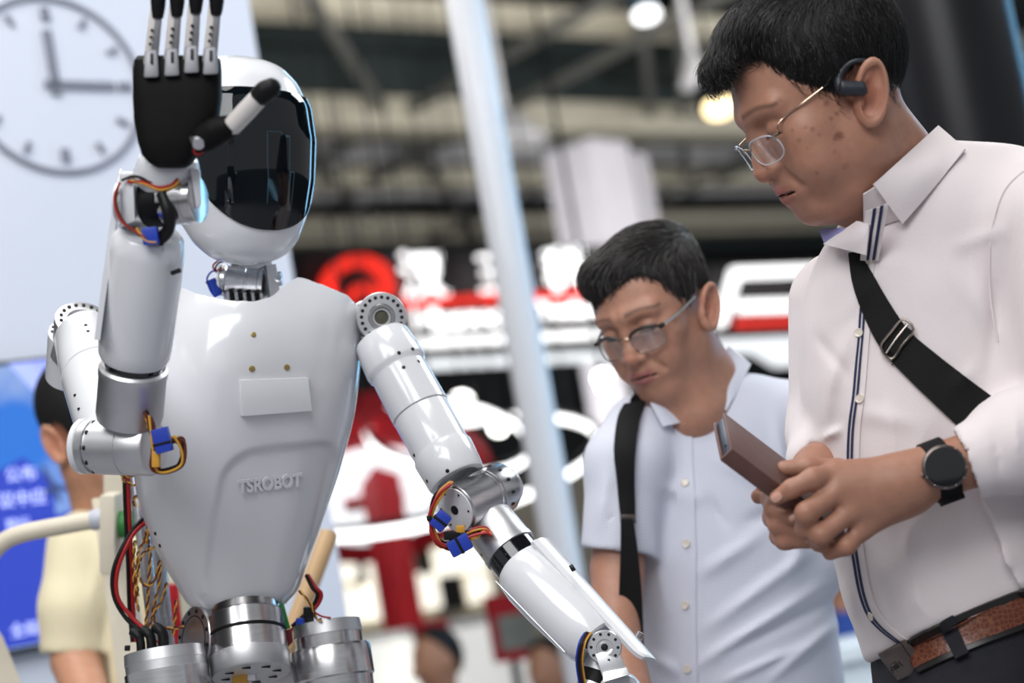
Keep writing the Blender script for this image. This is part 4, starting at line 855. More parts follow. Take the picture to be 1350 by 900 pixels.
# raised hand
pd = 1.915; pal = []
for y, xl_, xr_, dz in ((74, 181, 287, .006), (80, 177, 291, .013), (92, 176, 292, .016), (130, 176, 292, .0185), (160, 178, 288, .019), (185, 182, 272, .019), (205, 188, 260, .018), (216, 198, 252, .015), (221, 208, 244, .008)):
    cx, rx = (xl_ + xr_) / 2, (xr_ - xl_) / 2 * mpp(pd); c = C(cx, y, pd)
    e = 2 / 3.2; pal.append(c + np.stack([rx * np.sign(np.cos(aa)) * np.abs(np.cos(aa)) ** e, 0 * aa, dz * np.sign(np.sin(aa)) * np.abs(np.sin(aa)) ** e], 1))
m_palm = mat('matte_black_palm', (.006, .0055, .006), .6, spec=.15, noise=.15, nscale=60)
palm = mo('palm', loft(pal[::-1]), m_palm, robot)
m_fw = mat('finger_white', srgb(214, 208, 204), .35, coat=.2, noise=.05)
for i, (x0, y0, x1, y1) in enumerate(((199, 92, 207, 8), (226, 90, 232, 6), (252, 86, 257, 2), (277, 88, 284, 4))):
    dk = pd - .005; p, q = C(x0, y0, dk), C(x1, y1, dk - .004); ex, ey = A(1, 0, 0), nrm(q - p); ez = np.cross(ex, ey)
    fg = mo('finger', hexa([C(x0 - 11, y0 - 2, dk - .008), C(x0 + 3, y0 - 2, dk - .009), C(x1 + 4, y1, dk - .012), C(x1 - 9, y1, dk - .011)], [C(x0 - 11, y0 - 2, dk + .008), C(x0 + 3, y0 - 2, dk + .008), C(x1 + 4, y1, dk + .004), C(x1 - 9, y1, dk + .004)], .002), m_fw, robot, auto=40)
    mo('finger_link', hexa([C(x0 - 1, y0 - 8, dk - .0105), C(x0 + 9, y0 - 8, dk - .0105), C(x1 + 8, y1 + 2, dk - .0125), C(x1 - 1, y1 + 2, dk - .0125)], [C(x0 - 1, y0 - 8, dk + .005), C(x0 + 9, y0 - 8, dk + .005), C(x1 + 8, y1 + 2, dk + .001), C(x1 - 1, y1 + 2, dk + .001)], .001), m_fing, fg, auto=40)
    mo('knuckle_bracket', hexa([C(x0 - 8, y0 - 26, dk - .012), C(x0 + 9, y0 - 27, dk - .012), C(x0 + 11, y0 + 10, dk - .018), C(x0 - 10, y0 + 11, dk - .018)], [C(x0 - 8, y0 - 26, dk + .004), C(x0 + 9, y0 - 27, dk + .004), C(x0 + 11, y0 + 10, dk + .0), C(x0 - 10, y0 + 11, dk)], .003), m_fing, fg, auto=40)
    mo('bracket_slot', hexa([C(x0 - 1, y0 - 22, dk - .0148), C(x0 + 3, y0 - 22, dk - .0148), C(x0 + 3, y0 - 8, dk - .0168), C(x0 - 1, y0 - 8, dk - .0168)], [C(x0 - 1, y0 - 22, dk), C(x0 + 3, y0 - 22, dk), C(x0 + 3, y0 - 8, dk), C(x0 - 1, y0 - 8, dk)], .0006), m_hole, fg)
    for k in range(3): mo('pin', rod(C(x0 - 1 + k * 1.2, y0 - 34 - k * 9, dk - .012), C(x0 - 1 + k * 1.2, y0 - 34 - k * 9, dk - .0135), .0016, n=10), m_hole, fg)
    mo('finger_tip', tube([C(x1 + 1, y1 + 16, dk - .010), C(x1 + 1.5, y1 - 4, dk - .011), C(x1 + 2, y1 - 40, dk - .014), C(x1 + 2, y1 - 52, dk - .016)], [.005, .0072, .0075, .0045], 14), m_blackp, fg)
th = mo('thumb_base', tube([C(270, 196, 1.905), C(268, 186, 1.90), C(285, 174, 1.895), C(300, 168, 1.89), C(313, 162, 1.885)], [.008, .0135, .0145, .012, .008], 20), m_palm, robot)
mo('thumb_link', tube([C(303, 168, 1.885), C(306, 166, 1.885), C(325, 146, 1.88), C(344, 126, 1.875), C(346, 124, 1.875)], [.006, .0092, .0095, .009, .006], 18), m_fw, th)
mo('thumb_tip', tube([C(337, 133, 1.872), C(341, 129, 1.872), C(350, 120, 1.87), C(362, 114, 1.868), C(369, 111, 1.867)], [.006, .0098, .0105, .009, .003], 18), m_blackp, th)
for k, (c_, pts) in enumerate(((m_red, [(258, 190), (256, 200), (262, 204), (268, 200)]), (m_blk, [(260, 186), (253, 196), (258, 206), (270, 204)]))): mo('thumb_wire', tube(P_(pts, 1.895), .001, 6), c_, th)
mo('thumb_joint', rod(C(258, 182, 1.90), C(262, 190, 1.885), .006), m_alu2, th)
# elbow wiring on the raised arm
for k in range(12):
    c_ = (m_red, m_blk, m_yel, m_brn)[k % 4]; j = lambda s=3: wl.uniform(-s * 1.9, s * 1.9)
    pts = [(192 + j(), 545 + j(2)), (200 + j(2), 562 + j()), (206 + j(), 590 + j()), (204 + j(), 614 + j()), (216 + j(), 621 + j(2)), (236 + j(), 612 + j()), (242 + j(2), 592 + j()), (234 + j(), 579 + j(2)), (219, 583 + j())]
    mo('elbow_wire', tube(P_(pts, 2.02 + wl.uniform(-.008, .008)), .0014, 7), c_, em2)
o = mo('blue_connector', rbox(C(214, 580, 2.005), np.stack([nrm(A(1, .25, 0)), nrm(A(-.25, 1, 0)), A(0, 0, 1)]), (.0085, .0125, .007), .25), m_blue, em2)
mo('cable_tie', rbox(C(215, 584, 2.005), np.stack([nrm(A(1, .25, 0)), nrm(A(-.25, 1, 0)), A(0, 0, 1)]), (.0092, .0012, .0078), .25), m_blk, o)
mo('yellow_connector', rbox(C(206, 605, 2.01), np.eye(3), (.004, .008, .005), .3), m_yel, em2)

# ---- pelvis
def upright(px, py, d, prof, m, name, parent=None, lean=(0, 0, 0), n=56):
    p = C(px, py, d); return mo(name, lathe(p, p - nrm(UPC + A(*lean)), prof, n), m, parent or robot)
cm = upright(322, 800, 2.33, [(0, .03), (.001, .041), (.010, .0425), (.0105, .041), (.012, .041), (.0125, .0452), (.032, .0455), (.0325, .0440), (.036, .0440), (.0365, .0455), (.058, .0455), (.0585, .0462), (.080, .0455), (.0815, .0445), (.0815, .01)], m_steel, 'waist_motor', lean=(.0, .0, -.33))
ca = nrm(UPC + A(0, 0, -.33)); cb = C(322, 800, 2.33)
mo('lower_cap', lathe(cb, cb - ca, [(.058, .04), (.0587, .0464), (.0805, .0458), (.0822, .0445), (.0822, .012)], 56), m_alu2, cm)
mo('black_seam', lathe(cb, cb - ca, [(.0322, .04), (.0327, .0459), (.0352, .0459), (.0358, .04)], 56), m_blackp, cm)
mo('cap_vents', join(*[rbox(cb - ca * .0825 + .03 * (math.cos(a) * nrm(np.cross(ca, A(0, 0, 1))) + math.sin(a) * nrm(np.cross(ca, np.cross(ca, A(0, 0, 1))))), np.eye(3), (.005, .0012, .001), .2) for a in np.linspace(0, 6.28, 8, endpoint=False)]), m_hole, cm)
mo('yellow_plug', rbox(C(317, 893, 2.30), np.eye(3), (.009, .008, .008), .25), m_yel, cm)
mo('steel_plug', rbox(C(331, 889, 2.30), np.eye(3), (.006, .006, .006), .25), m_steel, cm)
fx = nrm(A(-.80, .12, .58)); fp = C(267, 845, 2.33)
fl = mo('waist_flange', lathe(fp + fx * -.02, fp + fx * .012, [(0, .03), (.001, .0415), (.03, .0415), (.032, .0395), (.032, .012)], 56), m_alu, robot)
mo('bolt_circle', bolts(fp + fx * .012, fx, .0345, 12, .0026, .001), m_hole, fl); mo('flange_groove', ring(fp + fx * .0112, fp + fx * .0124, .0295, .0282), m_blackp, fl)
lm = upright(216, 856, 2.28, [(0, .035), (.001, .0455), (.014, .0465), (.0145, .046), (.024, .046), (.0245, .0475), (.062, .0475), (.064, .046)], m_alu2, 'hip_motor', lean=(0, 0, -.10))
upright(216, 856, 2.28, [(.024, .04), (.0245, .0480), (.062, .0480), (.0625, .04)], m_steel, 'motor_band', lm, (0, 0, -.10))
for i_, tx in enumerate(('ACTUATOR', 'MOTOR')): pass
rm = upright(430, 820, 2.36, [(0, .035), (.001, .0395), (.0155, .0405), (.016, .0395), (.030, .0395), (.0305, .0465), (.034, .0478), (.066, .0478), (.068, .0455), (.10, .0440)], m_steel, 'hip_motor', lean=(0, 0, -.10))
upright(430, 820, 2.36, [(0, .03), (.0008, .0400), (.0155, .0410), (.016, .038)], m_alu2, 'top_cap', rm, (0, 0, -.10))
mo('hip_bracket', rbox(C(345, 905, 2.38), np.stack([nrm(A(1, .16, 0)), nrm(A(-.16, 1, 0)), A(0, 0, 1)]), (.10, .03, .03), .15), m_steel, robot)
mo('green_terminal', hexa([C(367, 797, 2.325), C(374, 795, 2.325), C(383, 828, 2.325), C(369, 832, 2.325)], [C(367, 797, 2.345), C(374, 795, 2.345), C(383, 828, 2.345), C(369, 832, 2.345)], .001), m_green, robot)
mo('control_board', hexa([C(369, 833, 2.325), C(385, 828, 2.325), C(386, 846, 2.325), C(372, 860, 2.325)], [C(369, 833, 2.332), C(385, 828, 2.332), C(386, 846, 2.332), C(372, 860, 2.332)], .0006), m_maroon, robot)
# twin aluminium columns behind the torso
for x0, x1, dd in ((184, 207, 2.44), (206, 222, 2.47)): mo('support_column', rod(C(x0 - 14, 560, dd), C(x1, 856, dd - .04), .0085), m_alu, robot)
# thick power leads
for c_, dx in ((m_blk, -2.2), (m_red, 2.4)):
    mo('power_lead', tube(P_([(166 + dx, 624), (168 + dx, 680), (171 + dx, 740), (173 + dx, 800), (177 + dx, 846)], 2.36), .0026, 10), c_, robot)
    mo('power_lead', tube([C(192 + dx, 684 + dx, 2.37), C(172 + dx, 706, 2.345), C(153 + dx * 1.2, 748, 2.335), C(152 + dx, 784, 2.335), C(168 + dx, 812 - dx, 2.335), C(190, 832 - dx * 1.5, 2.33)], .0026, 10), c_, robot)
    mo('power_lead', tube([C(405 + dx * .4, 758, 2.37), C(414 + dx, 774, 2.36), C(421 + dx, 783, 2.36), C(416 + dx, 797, 2.36), C(402, 812 + dx, 2.355), C(385, 828 + dx, 2.35)], .0026, 10), c_, robot)
def twisted(pts, d, r=.0011, pit=3.0):
    P = spline(P_(pts, d), 14); n = len(P); T = np.gradient(P, axis=0); L = np.concatenate([[0], np.cumsum(np.linalg.norm(np.diff(P, axis=0), axis=1))])
    for ph, c_ in ((0, m_yel), (math.pi, m_brn)):
        Q = []
        for i in range(n):
            x, y, z = frame(T[i]); a = ph + L[i] / (pit * mpp(d)) * 1.0
            Q.append(P[i] + r * (math.cos(a) * x + math.sin(a) * y))
        mo('signal_wire', tube(Q, r * .95, 5, 0), c_, robot)
for pts in ([(180, 668), (176, 660), (182, 654), (190, 676), (196, 700), (192, 716)], [(178, 712), (176, 744), (178, 780), (183, 806)], [(196, 690), (190, 712), (182, 730), (180, 760), (182, 786)],
            [(192, 700), (198, 730), (196, 766), (194, 806), (190, 836)], [(211, 738), (205, 762), (196, 772), (186, 766), (182, 748), (190, 728), (204, 722)],
            [(212, 744), (208, 778), (202, 806), (208, 824), (226, 828), (243, 826)], [(220, 768), (214, 790), (204, 806), (196, 830)], [(232, 790), (231, 810), (228, 838)], [(183, 625), (170, 628), (161, 624), (164, 634), (178, 640)]):
    twisted(pts, 2.34)
for pts in ([(326, 793), (340, 798), (352, 801), (366, 800)], [(330, 792), (346, 796), (360, 801), (368, 806)], [(394, 778), (405, 790), (412, 800), (418, 816), (424, 816)]): twisted(pts, 2.315, .001)
for c_, pts in ((m_red, [(414, 806), (424, 812), (436, 814)]), (m_blk, [(358, 792), (364, 800), (366, 792)]), (m_red, [(180, 842), (196, 838), (208, 846), (222, 850)])): mo('signal_wire', tube(P_(pts, 2.32), .0012, 6), c_, robot)
for x, y, r_ in ((196, 846, 11), (182, 848, 10), (212, 842, 12)): mo('plug_bundle', tube([C(x - 8, y - 16, 2.30), C(x + 2, y - 8, 2.295), C(x + 4, y + 12, 2.30)], r_ * .6 * mpp(2.3), 10), m_blk, robot)
mo('cable_clip', rbox(C(168, 854, 2.3), np.eye(3), (.003, .003, .003), .3), m_blk, robot)
mo('black_plug', rbox(C(407, 810, 2.34), np.stack([A(1, 0, 0), A(0, 1, 0), A(0, 0, 1)]), (.006, .009, .005), .2), m_blk, robot)
mo('blue_plug', rbox(C(396, 819, 2.335), np.eye(3), (.005, .004, .004), .3), m_blue, robot)
# legs below the frame
for px, d in ((216, 2.30), (430, 2.37)):
    hp = W(C(px, 890, d)); kp = hp + A(0, -.03, -.46); fp_ = A(hp[0], hp[1] + .02, .06)
    mo('thigh_shell', lathe(hp + A(0, 0, -.04), kp, [(0, .03), (.004, .05), (.12, .058), (.34, .046), (.40, .03)], 40), m_shell, robot, space='w')
    mo('knee_motor', rod(kp + A(-.05, 0, 0), kp + A(.05, 0, 0), .045), m_alu2, robot, space='w')
    mo('shin_shell', lathe(kp + A(0, 0, -.02), fp_, [(0, .03), (.004, .044), (.12, .05), (.34, .036), (.42, .03)], 40), m_shell, robot, space='w')
    mo('foot', wbox(A(fp_[0], fp_[1] - .04, .03), (.045, .11, .03), 0, .3), m_blackp, robot, space='w')
# ============================================================ people
def joinq(*ps):
    V, Q, n = [], [], 0
    for v, q in ps: V.append(v); Q.append(q + n); n += len(v)
    return np.concatenate(V), np.concatenate(Q)
def head_axes(alpha, beta, roll=0.0):
    """face turned to the picture's left: alpha towards the camera, beta down in the picture"""
    a, b, r = map(math.radians, (alpha, beta, roll))
    Y = A(-math.cos(a) * math.cos(b), -math.cos(a) * math.sin(b), math.sin(a)); Z = A(-math.sin(b), math.cos(b), 0)
    X = np.cross(Y, Z)                                # towards the camera side
    if X[2] < 0: X = -X
    Z2 = Z * math.cos(r) + X * math.sin(r); X2 = X * math.cos(r) - Z * math.sin(r)
    return np.stack([X2, Y, Z2])
def make_head(hp, h=.0017, neck=None, ear_out=.0):
    """returns mesh in head coordinates: x to the near ear, y forward, z up; origin between the ears"""
    fat = hp.get('fat', 0.0); g = hp.get('w', 1.0)
    def fn(P):
        P = P.copy(); X = P[..., 0]; q = P.copy(); q[..., 0] = np.abs(X); q[..., 0] /= g
        d = s_ell(P, (0, -.012, .042), (.0745 * g, .094, .080))
        d = smin(d, s_ell(P, (0, .030, .012), (.066 * g, .066, .078)), .02)
        d = smin(d, s_ell(P, (0, .034, -.048), ((.056 + fat) * g, .058, .066)), .025)
        d = smin(d, s_cap(q, (.0, .074, -.094), (.014, .070, -.094), .020), .022)             # chin
        d = smin(d, s_ell(q, (.046 + fat * .8, .006, -.052), (.019, .028, .030)), .022)       # jaw corner
        d = smin(d, s_ell(q, (.043 + fat * .3, .058, -.018), (.022, .024, .022)), .016)       # cheek bone
        d = smin(d, s_ell(q, (.034 + fat * .6, .066, -.050), (.021 + fat, .022, .028)), .018)   # cheek
        d = smin(d, s_cap(q, (.006, .0885, .024), (.042, .075, .024), .0125, .011), .012)      # brow ridge
        d = smax(d, -s_ell(q, (.031, .100, .006), (.0195, .016, .0115)), .010)                # socket
        d = smin(d, s_ell(q, (.031, .0785, .002), (.0145, .0125, .0115)), .003)               # eyeball under lid
        d = smin(d, s_cap(q, (.018, .0835, -.0115), (.042, .0765, -.0105), .0035), .008)       # lower lid bag
        d = smin(d, s_path(P, [(0, .086, .020), (0, .0905, .002), (0, .0995, -.022), (0, .1035, -.034)], [.0080, .0080, .0100, .0122], .006), .010)
        d = smin(d, s_ell(q, (.0130, .0940, -.0370), (.0095, .0115, .0085)), .005)             # nostril wings
        d = smax(d, -s_ell(q, (.0068, .1015, -.0458), (.0036, .0055, .0030)), .003)
        d = smin(d, s_ell(P, (0, .0825, -.0635), (.029, .0185, .022)), .014)                  # muzzle
        d = smin(d, s_cap(q, (.003, .0995, -.0605), (.021, .0885, -.0648), .0042, .0022), .005)  # upper lip
        d = smin(d, s_cap(q, (.0, .0980, -.0715), (.018, .0885, -.0685), .0050, .0025), .005)    # lower lip
        mz = P[..., 2] + .0660 - .0010 * np.cos(q[..., 0] / .006)
        slit = np.maximum(np.abs(mz) - .0008, np.maximum(q[..., 0] - .0235, .080 - P[..., 1])); d = smax(d, -slit, .0022)
        d = smax(d, -s_cap(q, (.023, .0965, -.042), (.034, .0875, -.062), .0004), .011)         # smile fold
        lid = np.maximum(np.abs(P[..., 2] + .0035 + .14 * (q[..., 0] - .031) ** 2 / .012) - .0006, np.maximum(np.abs(q[..., 0] - .031) - .0125, .078 - P[..., 1])); d = smax(d, -lid, .0016)
        # ear
        e = q - np.array((.0725, .005, -.014), np.float32)
        u = e[..., 0] - .30 * (-e[..., 1] - .0) ; yy = e[..., 1] + .40 * e[..., 2]; zz = e[..., 2]
        Eb = np.stack([u, yy + .012, zz], -1)
        disc = s_ell(Eb, (.004, 0, 0), (.0065, .0180, .0300))
        rimv = np.sqrt((np.sqrt((Eb[..., 1] / .0160) ** 2 + (Eb[..., 2] / .0280) ** 2 + 1e-9) - 1) ** 2 * .022 ** 2 + (u - .0095) ** 2) - .0040
        rimv = np.maximum(rimv, (yy + .012) - .0150)
        ear = smin(disc, rimv, .004); ear = smax(ear, -s_ell(Eb, (.0105, .0035, -.002), (.0085, .0098, .0155)), .004)
        ear = smax(ear, -s_ell(Eb, (.012, -.006, .012), (.006, .006, .010)), .004)
        d = smin(d, smin(ear, s_ell(Eb, (.004, .012, -.003), (.006, .006, .008)), .003), .004)
        if neck is not None:
            for (a, b, r1, r2, k) in neck: d = smin(d, s_cap(P, a, b, r1, r2), k)
        if fat: d = smin(d, s_ell(P, (0, .036, -.094), (.04 + fat, .036, .022)), .02)
        return d
    lo = np.array((-.10, -.125, -.135)); hi = np.array((.10, .13, .13))
    if neck is not None:
        for (a, b, r1, r2, k) in neck:
            lo = np.minimum(lo, np.minimum(np.array(a) - r1, np.array(b) - r2) - .004); hi = np.maximum(hi, np.maximum(np.array(a) + r1, np.array(b) + r2) + .004)
    V, Q = sdf_mesh(fn, lo, hi, h, slack=1.8); return relax(V, Q, 1, .4), Q, fn
def blob(V, c, r, soft=.35): 
    d = np.linalg.norm((V - np.asarray(c)) / np.asarray(r), axis=1); return np.clip((1 - d) / soft, 0, 1)
def face_cols(V, skin, lip, brow, jit=0):
    n = len(V); c = np.tile(A(*skin), (n, 1)); q = V.copy(); q[:, 0] = np.abs(q[:, 0])
    def mix(m, col): c[:] = c * (1 - m[:, None]) + A(*col) * m[:, None]
    red = A(*skin) * A(1.04, .78, .74)
    mix(.55 * blob(V, (0, .110, -.036), (.02, .02, .018), 1), red); mix(.55 * blob(q, (.079, -.010, -.014), (.022, .03, .042), .8), red * A(1.05, .9, .9)); mix(.35 * blob(q, (.045, .07, -.03), (.025, .03, .025), 1), red)
    lm = np.maximum(blob(q, (.008, .099, -.0600), (.0165, .02, .0055), .4), blob(q, (.006, .099, -.0722), (.0165, .02, .0062), .4)); mix(lm * .8, lip)
    sl = (np.abs(q[:, 2] + .0660) < .0022) & (q[:, 0] < .023) & (V[:, 1] > .075); mix(sl * .7, A(*lip) * .3)
    ey = (np.abs(q[:, 2] + .0035) < .0016) & (np.abs(q[:, 0] - .031) < .013) & (V[:, 1] > .07); mix(ey * .85, A(.02, .015, .012))
    bx = np.clip((q[:, 0] - .012) / .042, 0, 1); bz = .0275 + .0055 * np.sin(bx * 2.4) - .006 * bx
    bm_ = np.clip(1 - np.abs(V[:, 2] - bz) / (.0052 - .002 * bx), 0, 1) * (q[:, 0] > .011) * (q[:, 0] < .056) * (V[:, 1] > .05); mix(np.clip(bm_ * 1.3, 0, 1) * .6, brow)
    return c
def hair_cap(outer, hairline, h=.0025, tufts=(), w=1.0, cut=None, xs=0.0):
    ys, zs = zip(*hairline)
    def fn(P):
        d = s_ell(P, *outer)
        for c, r, k in tufts: d = smin(d, s_ell(P, c, r), k)
        Hz = np.interp(P[..., 1], ys, zs).astype(np.float32)
        Hz = Hz + xs * np.clip(P[..., 0] + .02, -.03, .08) * np.clip((P[..., 1] - .045) / .02, 0, 1)
        d = smax(d, (Hz - P[..., 2]) * .75, .006)
        if cut is not None: d = smax(d, cut(P), .006)
        return d
    V, Q = sdf_mesh(fn, (-.11, -.135, -.11), (.11, .135, .16), h); return relax(V, Q, 2), Q, fn
def strands(fn, V, N, comb, length, r=.0006, steps=6, off=.0012, seed=1, wild=.15):
    g = np.random.default_rng(seed); idx = g.integers(0, len(V), N); p = V[idx].copy() + g.normal(0, .0008, (N, 3))
    def grad(p):
        e = 8e-4; o = np.stack([fn((p + e * np.eye(3)[i]).astype(np.float32)) - fn((p - e * np.eye(3)[i]).astype(np.float32)) for i in range(3)], 1)
        return o / (np.linalg.norm(o, axis=1, keepdims=True) + 1e-9)
    L = g.uniform(length[0], length[1], N)[:, None] / steps; jit = g.normal(0, wild, (N, 3)); lift = g.uniform(0.0, off * 2.2, N)
    pts = [p]; last = None
    for s in range(steps):
        n = grad(p); t = comb(p) + jit; t = t - n * (t * n).sum(1, keepdims=True); t /= np.linalg.norm(t, axis=1, keepdims=True) + 1e-9
        if last is not None: t = .5 * t + .5 * last; t /= np.linalg.norm(t, axis=1, keepdims=True) + 1e-9
        p = p + t * L; d = fn(p.astype(np.float32)); free = d > .004
        cor = np.where(free, 0, lift + .0002 - d)[:, None]; p = p + n * cor; last = t; pts.append(p)
    S = np.stack(pts, 1); T = np.gradient(S, axis=1); nn = np.repeat(grad(S[:, 0])[:, None], steps + 1, 1)
    sd = np.cross(T, nn); sd /= np.linalg.norm(sd, axis=2, keepdims=True) + 1e-9
    k = np.linspace(1, .15, steps + 1)[None, :, None] * r
    ring_ = np.stack([S + sd * k, S - sd * k, S + nn * k * 1.2], 2); Vv = ring_.reshape(-1, 3)
    m = steps + 1; base = (np.arange(N) * m * 3)[:, None, None]; i = np.arange(steps)[None, :, None]; j = np.arange(3)[None, None, :]; j2 = (j + 1) % 3
    Q = np.stack([base + i * 3 + j, base + i * 3 + j2, base + (i + 1) * 3 + j2, base + (i + 1) * 3 + j], -1).reshape(-1, 4)
    return Vv, Q
def to_c(V, O, M): return O + V @ M
def patch(Pc, nu=14, nv=14, bulge=0.0, th=.0016):
    a, b, c, d = [A(*p) for p in Pc]; G = []
    for i in range(nv):
        v = i / (nv - 1); G.append([(a * (1 - u_) + b * u_) * (1 - v) + (d * (1 - u_) + c * u_) * v + A(0, 0, bulge) * (4 * u_ * (1 - u_)) * (.4 + .6 * math.sin(math.pi * v)) for u_ in np.linspace(0, 1, nu)])
    return sheet(G, th)
def fold2(P, segs):
    """folds given in pixels at depth d: (x0,y0,x1,y1,width m,height m)"""
    s = np.zeros(P.shape[:-1], np.float32); px = 675 + F_PX * P[..., 0] / np.maximum(-P[..., 2], .1); py = 450 - F_PX * P[..., 1] / np.maximum(-P[..., 2], .1)
    for x0, y0, x1, y1, wd, ht in segs:
        dx, dy = x1 - x0, y1 - y0; L2 = dx * dx + dy * dy; h = np.clip(((px - x0) * dx + (py - y0) * dy) / L2, 0, 1)
        s += ht * np.exp(-(((px - x0 - h * dx) ** 2 + (py - y0 - h * dy) ** 2) / (wd * wd))) * np.sin(np.pi * np.clip(h * .9 + .05, 0, 1))
    return s
def cloth_mat(name, col, col2=None, sc=260, check=None, rough=.85):
    m = mat(name, col, rough, bump=.25, bscale=900, noise=.04, nscale=14, sheen=.15)
    if check:
        nt = m.node_tree; b = nt.nodes['Principled BSDF']; tc = nt.nodes.new('ShaderNodeTexCoord'); mp = nt.nodes.new('ShaderNodeMapping'); mp.inputs['Rotation'].default_value = check[1]
        nt.links.new(tc.outputs['Object'], mp.inputs[0]); w1 = []
        for ax in ('X', 'Z'):
            w_ = nt.nodes.new('ShaderNodeTexWave'); w_.bands_direction = ax; w_.inputs['Scale'].default_value = check[0]; nt.links.new(mp.outputs[0], w_.inputs['Vector']); w1.append(w_)
        mx = nt.nodes.new('ShaderNodeMath'); mx.operation = 'MULTIPLY'; nt.links.new(w1[0].outputs['Fac'], mx.inputs[0]); nt.links.new(w1[1].outputs['Fac'], mx.inputs[1])
        mc = nt.nodes.new('ShaderNodeMix'); mc.data_type = 'RGBA'; nt.links.new(mx.outputs[0], mc.inputs[0]); mc.inputs[6].default_value = (*check[2], 1); mc.inputs[7].default_value = (*col, 1)
        nt.links.new(mc.outputs[2], b.inputs['Base Color'])
    return m
m_skin = mat('skin_tan', (.5, .3, .2), .48, attr='col', sss=.12, noise=.10, nscale=90, bump=.12, bscale=420)
m_hair = mat('black_hair', (.010, .009, .009), .38, attr='col')
m_hairb = mat('hair_base', (.008, .0075, .008), .6, noise=.3, nscale=120, bump=.6, bscale=300)
m_shirt1 = cloth_mat('rose_white_shirt', srgb(228, 218, 219))
m_shirt2 = cloth_mat('pale_checked_shirt', srgb(232, 231, 236), check=(75, (0, 0, 0), srgb(205, 208, 224)))
m_navy = mat('navy_stripe', srgb(34, 42, 78), .8, noise=.1)
m_button = mat('pearl_button', srgb(226, 216, 202), .3, coat=.4, noise=.1, nscale=200)
m_trous = mat('navy_trousers', srgb(28, 28, 36), .85, noise=.2, nscale=60, bump=.2, bscale=700)
m_strap = mat('black_webbing', (.007, .007, .0075), .65, spec=.2, noise=.2, nscale=300, bump=.3, bscale=900)
m_shoe = mat('black_leather', (.015, .014, .014), .35, noise=.1)
m_lens = thin_glass('clear_lens', .22)
m_rimc = mat('clear_lens_edge', srgb(200, 205, 212), .15, coat=.6, noise=.05)
m_gold = mat('pale_gold_frame', srgb(190, 170, 150), .25, metal=1, noise=.1)
m_silv = mat('silver_temple', srgb(205, 212, 216), .2, metal=.9, noise=.1)
m_dkfr = mat('dark_frame', srgb(48, 36, 32), .3, noise=.1)
m_nail = mat('finger_nail', srgb(206, 158, 140), .25, coat=.4, noise=.05)
def trousers(rows, legs, name, parent, cutline=None, h=.007):
    f0 = rows_sdf(rows)
    def fn(P):
        d = f0(P)
        for a, b, r1, r2 in legs: d = smin(d, s_cap(P, a, b, r1, r2), .03)
        if cutline is not None: d = smax(d, cutline(P), .004)
        return d
    ps = [l[0] for l in legs] + [l[1] for l in legs] + [C(r[1], r[0], r[3]) for r in rows] + [C(r[2], r[0], r[3]) for r in rows]
    lo, hi = np.min(ps, 0) - .17, np.max(ps, 0) + .17
    V, Q = sdf_mesh(fn, lo, hi, h); V = relax(V, Q, 2); mo(name, (V, Q), m_trous, parent); return V, Q
def shoe(foot_w, ang_, parent):
    f = A(math.sin(ang_), -math.cos(ang_), 0); s = A(math.cos(ang_), math.sin(ang_), 0); S = []
    aa_ = np.linspace(0, 2 * np.pi, 28, endpoint=False)
    for t, hw, hh in ((-.09, .022, .02), (-.085, .034, .036), (-.03, .038, .045), (.04, .042, .036), (.11, .046, .027), (.155, .038, .022), (.18, .018, .012)):
        S.append(foot_w + f * t + np.cos(aa_)[:, None] * s * hw + (hh + np.sin(aa_)[:, None] * hh) * A(0, 0, 1))
    mo('shoe', loft(S), m_shoe, parent, space='w')

# ------------------------------------------------------------ man with shoulder strap
SK1 = A(*srgb(174, 126, 104))
foot1 = W(C(1300, 900, 2.14)) * A(1, 1, 0)
man1 = thing('person', foot1, 'person in a rose-white shirt with black strap across the chest, looking at the phone', 'person')
M1 = head_axes(12, 31, 5); O1 = C(1091, 128, 2.085)
S1 = .975
def l1(c): return ((A(*c) - O1) @ M1.T) / S1       # camera frame -> head frame
nk1 = [(A(0, -.012, -.035), l1(C(1205, 275, 2.13)), .054, .062, .03), (A(0, .02, -.07), l1(C(1158, 258, 2.10)), .045, .045, .03)]
V, Q, fn1 = make_head({'fat': .007, 'w': 1.03}, .0017, nk1)
c1 = face_cols(V, SK1, srgb(164, 98, 92), srgb(60, 44, 38))
Hc = to_c(V * S1, O1, M1); T_h1 = bvh(Hc, Q.tolist())
for x, y, r, k in ((1089, 136, 4, .5), (1103, 150, 3.5, .5), (1096, 156, 3.5, .45), (1106, 179, 6, .7), (1100, 183, 3, .5), (1114, 219, 5, .3), (1071, 170, 3, .4), (1062, 168, 2.5, .35), (1053, 185, 3.5, .35), (1077, 228, 2, .5), (1092, 118, 5, .4), (1028, 132, 4, .25), (1018, 140, 3, .2), (1080, 178, 2.5, .35), (1064, 196, 2, .3), (1100, 200, 3, .3), (1082, 128, 3, .35), (1045, 172, 2.5, .3)):
    p = hit(T_h1, x, y); dd = np.linalg.norm(Hc - p, axis=1) / (r * mpp(2.05)) + rng.normal(0, .12, len(Hc)); m = np.clip((1.25 - dd) / .6, 0, 1)[:, None] * k; c1 = c1 * (1 - m) + A(*srgb(104, 58, 44)) * m
def hand_sdf(paths, k=.008):
    def fn(P):
        d = None
        for pts, rad, kk in paths:
            e = s_path(P, pts, rad, .006); d = e if d is None else smin(d, e, kk)
        return d
    ps = np.concatenate([np.array(p[0]) for p in paths]); return fn, ps.min(0) - .045, ps.max(0) + .045
CC = lambda *L: [C(*p) for p in L]
